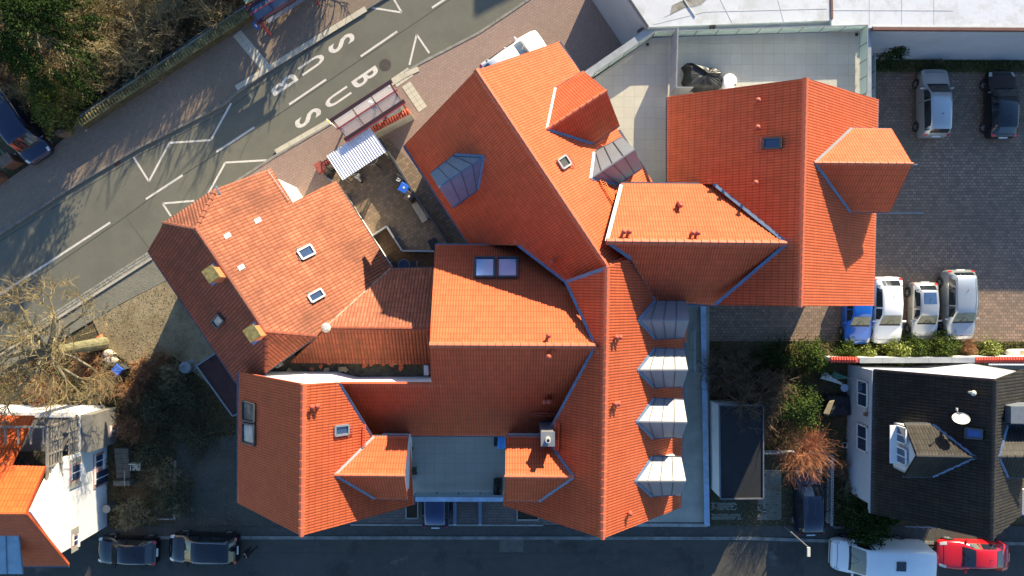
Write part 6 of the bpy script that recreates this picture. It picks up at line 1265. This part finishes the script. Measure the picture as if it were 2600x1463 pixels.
for i, (lab, x, y, k, s) in enumerate((
    ('yellowish bare shrub in front of the green bush by the wall end', 175, 195, 'yel1', 1.15), ('tan bare shrub under the dark evergreen beside its lowest branches', 95, 215, 'tan2', 1.0),
    ('tan bare shrub right of the evergreen crown', 255, 120, 'tan1', 1.15), ('pale yellow spreading shrub in the middle of the thicket', 270, 160, 'yel2', 1.1), ('large tan bare shrub centred above the mossy wall', 370, 75, 'yel1', 1.25),
    ('tan bare shrub at the top edge left of the shelter', 520, 15, 'yel2', 1.25), ('reddish tan shrub at the top edge above the middle of the thicket', 330, 10, 'tan1', 1.1), ('dark low shrub close behind the middle of the mossy wall', 420, 85, 'dark', .9),
    ('thin dark shrub near the tree stump', 265, 205, 'red', 1.1), ('tan shrub at the top edge right of the evergreen', 215, 25, 'tan2', 1.1), ('dark bare shrub just left of the upper bus shelter', 555, -25, 'dark', 1.0),
    ('tan shrub between the two largest shrubs', 425, 30, 'tan2', 1.0), ('brown shrub over the dark blue van', 20, 240, 'tan1', 1.05), ('brown shrub at the left edge below the evergreen', -5, 190, 'dark', 1.1), ('dense tan shrub behind the stump', 330, 150, 'tan1', 1.0))):
    shrub(lab, x, y, k, s, i * 1.3)
c = P(295, 213, 0); t = thing('tree_stump', 'pale round tree stump in the thicket', 'tree stump', c); mb = MB(); mb.cyl(c, .2, .35, 12, .18); mb.build('stump', BARK, t); mb = MB(); mb.cyl((c.x, c.y, .35), .165, .02, 12); mb.build('cut_face', mat('cut_wood', (.42, .24, .14), .9, 0, .2, 8), t)
# ---- evergreen
def evergreen(label, px, py, z, rad, hgt, n, seed, m_, leaf=.10, per=46, group=None, name='evergreen_tree', cat='tree', base=0, lowf=.35, twigs=True, clump=.34, droop=.35):
    rg = random.Random(seed); c = P(px, py, z); t = thing(name, label, cat, (c.x, c.y, base), group=group); mb = MB(); mb.tube([(c.x, c.y, base), (c.x, c.y, base + hgt * .9)], [max(.05, rad * .07), .03], 8); mb.build('trunk', BARK, t)
    ml = MB(); mt = MB()
    for i in range(n):
        a = rg.uniform(0, 2 * pi); u = rg.random(); hh = lowf + (1 - lowf) * u; rr = rad * math.sqrt(max(0, 1 - ((hh - lowf) / (1 - lowf)) ** 2.2)) * rg.uniform(.55, 1.0) * (1 + .22 * sin(3 * a + seed) + .12 * sin(7 * a)); q = Vector((c.x + cos(a) * rr, c.y + sin(a) * rr, base + hgt * hh))
        if twigs and i % 2 == 0: mt.tube([(c.x, c.y, base + hgt * hh * .8), q], [.03, .012], 3, cap=False)
        ax = Vector((cos(a), sin(a), -droop)).normalized()
        for k in range(per):
            s = rg.gauss(0, 1) * clump; v = ax * s * 1.3 + Vector((rg.gauss(0, .45), rg.gauss(0, .45), rg.gauss(0, .4))) * clump; leafq(ml, q + v, leaf * rg.uniform(.6, 1.3), rg)
    if twigs: mt.build('branches', BARK, t, fix=False)
    ml.build('foliage', m_, t, fix=False); return t
evergreen('large dark evergreen tree in the upper left corner', 62, 62, 5.5, 3.1, 8.0, 210, 5, LEAF_D, .065, 170, clump=.27, droop=.9)
evergreen('bright green rounded bush at the left end of the mossy wall', 145, 262, 1.2, 1.7, 2.6, 110, 6, mat('leaf_olive', (.05, .06, .012), .85, 0, .4, 3, col2=(.17, .19, .035), spec=.15), .07, 60, name='evergreen_bush', cat='bush', clump=.24, lowf=.25)
GH = 'bushes along the car park edge'
for i, (lab, x, y, r, m_, s) in enumerate((('largest bright green bush overhanging the grey coping', 2385, 877, 1.25, LEAF_M, 1), ('bright green bush under the white hatchback nose', 2285, 885, .95, LEAF_Y, 2), ('mid-green bush below the gap between white and small silver cars', 2325, 880, .9, LEAF_M, 3),
    ('small yellow bush at the left part of the car park hedge', 2208, 893, .45, LEAF_Y, 4), ('dark green leggy bush below the blue hatchback', 2150, 882, .75, LEAF_M, 5), ('tiny yellow-green bush right of the largest bush', 2522, 880, .35, LEAF_Y, 6))):
    evergreen(lab, x, y + 9, .8, r * .82, 1.35 * (.6 + r * .4), int(40 * r + 20), 30 + s, m_, .065, 60, GH, 'leafy_bush', 'bush', clump=.2, lowf=.2)
evergreen('mound of dark ivy on the wall left of the red coping', 2060, 905, 1.0, 1.15, 1.7, 80, 41, LEAF_M, .055, 70, None, 'ivy_mound', 'ivy', clump=.22, lowf=.2)
evergreen('dark ivy mound in shade left of the sunlit one', 1975, 910, .8, 1.1, 1.5, 70, 42, LEAF_D, .055, 60, None, 'ivy_mound', 'ivy', clump=.25, lowf=.2)
evergreen('dark green leafy tree in the right garden next to the orange shrub', 2028, 1035, 2.0, 1.25, 3.2, 90, 43, mat('leaf_laurel', (.02, .04, .01), .8, 0, .4, 3, col2=(.08, .12, .02), spec=.15), .07, 60, clump=.28, lowf=.25, name='leafy_tree')
evergreen('dark evergreen bush by the pavement overhanging the white van', 2215, 1330, 1.8, 1.45, 2.6, 110, 44, LEAF_D, .08, 60, name='evergreen_bush', cat='bush', clump=.28, lowf=.2)
evergreen('dark ivy climbing the white wall at the edge of the terrace', 2265, 136, 1.5, .75, 2.5, 40, 45, LEAF_D, .06, 60, name='ivy_mound', cat='ivy', clump=.2, lowf=.3)
for i, (x, y, lab) in enumerate(((390, 1150, 'dark bush in the middle of the bottom left garden'), (470, 1000, 'dark bush below the round grey table'), (440, 1260, 'dark green bush at the hedge corner near the black hatchback'), (500, 1110, 'low dark hedge bush at the top of the gravel yard'), (395, 1045, 'dark bush left of the garden centre'))):
    evergreen(lab, x, y, .7, 1.15, 1.3, 60, 60 + i, mat('leaf_dull', (.03, .04, .018), .8, 0, .5, 3, col2=(.07, .065, .025)), .06, 45, 'dark bushes of the bottom left garden', 'garden_bush', 'bush', clump=.28, lowf=.15)  # dull olive-brown leaf colour
# ---- other bare shrubs
rg = random.Random(77); c = P(2040, 1148, 1.2); t = thing('orange_shrub', 'round shrub of bright orange-red bare twigs by the picket fence', 'shrub', (c.x, c.y, 0)); mb = MB()
for i in range(210):
    a = rg.uniform(0, 2 * pi); e = rg.uniform(-.1, 1.2); d = Vector((cos(a) * cos(e), sin(a) * cos(e), sin(e))); grow(mb, (c.x + rg.gauss(0, .1), c.y + rg.gauss(0, .1), 1.1 + rg.gauss(0, .1)), d, rg.uniform(1.0, 1.5), .012, 2, rg, 4, .16, (2, 4), .5, .05, .62, 3, .0055)
mb.build('twigs', TWIG_R, t, fix=False); mb = MB(); mb.tube([(c.x, c.y, 0), (c.x, c.y, 1.15)], .1, 8); mb.build('trunk', BARK, t)
SHR['big_dark'] = shrub_mesh(9, TWIG_D, 3.6, 40, 3, .04, .6, 1.3); SHR['hedge'] = shrub_mesh(10, TWIG_T, 1.5, 30, 3, .02, .6, 1.3); SHR['thorn'] = shrub_mesh(12, mat('twig_rust', (.30, .15, .07), .9, 0, .35, 3), 1.3, 34, 3, .016, .7, 1.4)
GB = 'bare shrubs of the gardens'
for i, (lab, x, y, k, s) in enumerate((('large dark bare shrub over the garage roof', 1915, 1020, 'big_dark', 1.15), ('dark bare shrub beside the blue-grey coping at the top of the right garden', 1850, 950, 'big_dark', .95), ('dark bare shrub left of the leafy tree', 1960, 1000, 'big_dark', 1.0),
    ('tan twiggy bush at the corner of the white gabled house', 310, 1320, 'hedge', 1.2), ('rusty twiggy bush above the garden steps', 300, 1095, 'thorn', 1.2), ('rusty bush beside the annex cladding of the white house', 262, 1110, 'thorn', .8), ('rusty bush right of the blue-lidded bin', 345, 940, 'thorn', 1.2), ('leafless rusty bush below the shaded lawn corner', 385, 920, 'thorn', 1.1),
    ('rusty bush between the bin and the white house', 300, 1000, 'thorn', 1.3), ('twiggy dark bush at the hedge by the lawn chair', 400, 1215, 'hedge', 1.1), ('twiggy bush at the middle of the hedge strip', 420, 1285, 'hedge', 1.0), ('twiggy brown bush left of the round grey table', 420, 960, 'hedge', 1.1), ('dry brush at the left of the garden under the tree', 60, 1000, 'thorn', 1.5),
    ('dry brush below the fallen-looking trunk', 190, 930, 'thorn', 1.4), ('dry bush along the house end of the tree garden', 240, 985, 'thorn', 1.2), ('brown shrub between garage and orange shrub', 1955, 1110, 'thorn', 1.1), ('bare twigs climbing the white wall above the silver van', 2400, 120, 'hedge', .7), ('dry grass tuft bush right end of the car park hedge', 2480, 885, 'thorn', .8), ('thin twiggy bush under the blue hatchback', 2120, 885, 'hedge', .7), ('dead bush at the foot of the picket fence near the house', 2150, 1200, 'thorn', 1.0), ('bare bush in the front garden of the anthracite-roofed house', 2190, 1270, 'hedge', 1.1), ('bare climbing rose on the pale wall below the lower window', 2170, 1215, 'hedge', .6))):
    shrub(lab, x, y, k, s, i * 2.1, 'garden_shrub', GB)
# tall bare trees beyond the top edge that throw their shade on the upper pavement
SHR['tall'] = shrub_mesh(31, TWIG_D, 9.0, 8, 4, .26, .55, .5, (3, 4), .15, .035)
mb = MB()
for i, (x, y, s) in enumerate(((-14.5, 22.5, .72), (-11.5, 20.6, .42), (-18.0, 21.5, .75))):
    t = lthing('tall_bare_tree', 'tall bare tree beyond the top edge of the view, throwing branch shadows', 'tree', (x, y, 0), i * 1.7, 'tall bare trees beyond the upper edge'); t.scale = (s, s, s); o = bpy.data.objects.new('crown', SHR['tall']); COL.objects.link(o); o.parent = t
# ---- ground cover (uncountable)
rg = random.Random(5)
def scatter(name, polys, n, m_, s, zmax, label, cat):
    mb = MB()
    for poly, frac in polys:
        w = [P(x, y, 0) for x, y in poly]; x0, x1 = min(p.x for p in w), max(p.x for p in w); y0, y1 = min(p.y for p in w), max(p.y for p in w); k = 0; q = len(w)
        while k < n * frac:
            x, y = rg.uniform(x0, x1), rg.uniform(y0, y1); ins = False
            for i in range(q):
                a, b = w[i], w[(i + 1) % q]
                if (a.y > y) != (b.y > y) and x < (b.x - a.x) * (y - a.y) / (b.y - a.y) + a.x: ins = not ins
            if ins: leafq(mb, (x, y, rg.uniform(.01, zmax)), s * rg.uniform(.5, 1.4), rg, .4)
            k += 1
    return tag(mb.build(name, m_, None, fix=False), label, cat, kind='stuff')
THK = [(-40, -20), (620, -20), (610, 20), (200, 300), (120, 300), (-40, 240)]; GD1 = [(-40, 960), (150, 870), (270, 880), (330, 920), (440, 905), (560, 1000), (600, 1060), (600, 1110), (440, 1130), (440, 1330), (280, 1340), (270, 1130), (290, 1030), (-40, 1030)]; GD2 = [(1806, 868), (2100, 868), (2100, 1000), (2150, 1000), (2160, 1250), (2200, 1330), (2120, 1330), (2120, 1150), (1940, 1150), (1940, 1030), (1806, 1030)]; CP = [(2100, 868), (2600, 868), (2600, 905), (2100, 905)]; ST = [(2215, 150), (2600, 150), (2600, 185), (2215, 185)]
scatter('leaf_litter', [(THK, .4), (GD1, .4), (GD2, .15), (CP, .05)], 60000, LEAF_B, .055, .12, 'brown fallen leaves covering the garden soil', 'leaves')
scatter('grass_tufts', [(THK, .25), (GD1, .3), (GD2, .25), (CP, .2), (ST, .12)], 50000, LEAF_G, .06, .25, 'short green grass and weeds in the gardens', 'grass')
LW = [(437, 705), (470, 760), (520, 850), (440, 905), (330, 925), (265, 880), (230, 800), (300, 777)]
scatter('dry_grass', [(LW, .12), ([(1806, 1230), (2040, 1230), (2040, 1336), (1806, 1336)], .15), ([(400, 1335), (440, 1130), (600, 1110), (760, 1335)], .25)], 26000, mat('dry_grass', (.24, .20, .11), .95, 0, .3, 4, col2=(.12, .13, .05)), .035, .05, 'thin dry grass on the worn lawn', 'grass')

for i, (x, y, h_, r_) in enumerate(((205, -60, 7.4, 2.2), (140, -25, 7.4, 2.2), (75, 5, 7.2, 2.1))):  # unseen trees, put in to throw shade on the left road
    evergreen(('unseen tall evergreen placed to shade the left road, rightmost of three', 'unseen tall evergreen placed to shade the left road, middle of three', 'unseen tall evergreen placed to shade the left road, leftmost of three')[i], x, y, 0, r_, h_, 150, 90 + i, LEAF_D, .16, 90, 'evergreens beyond the upper edge', clump=.45, lowf=.62)
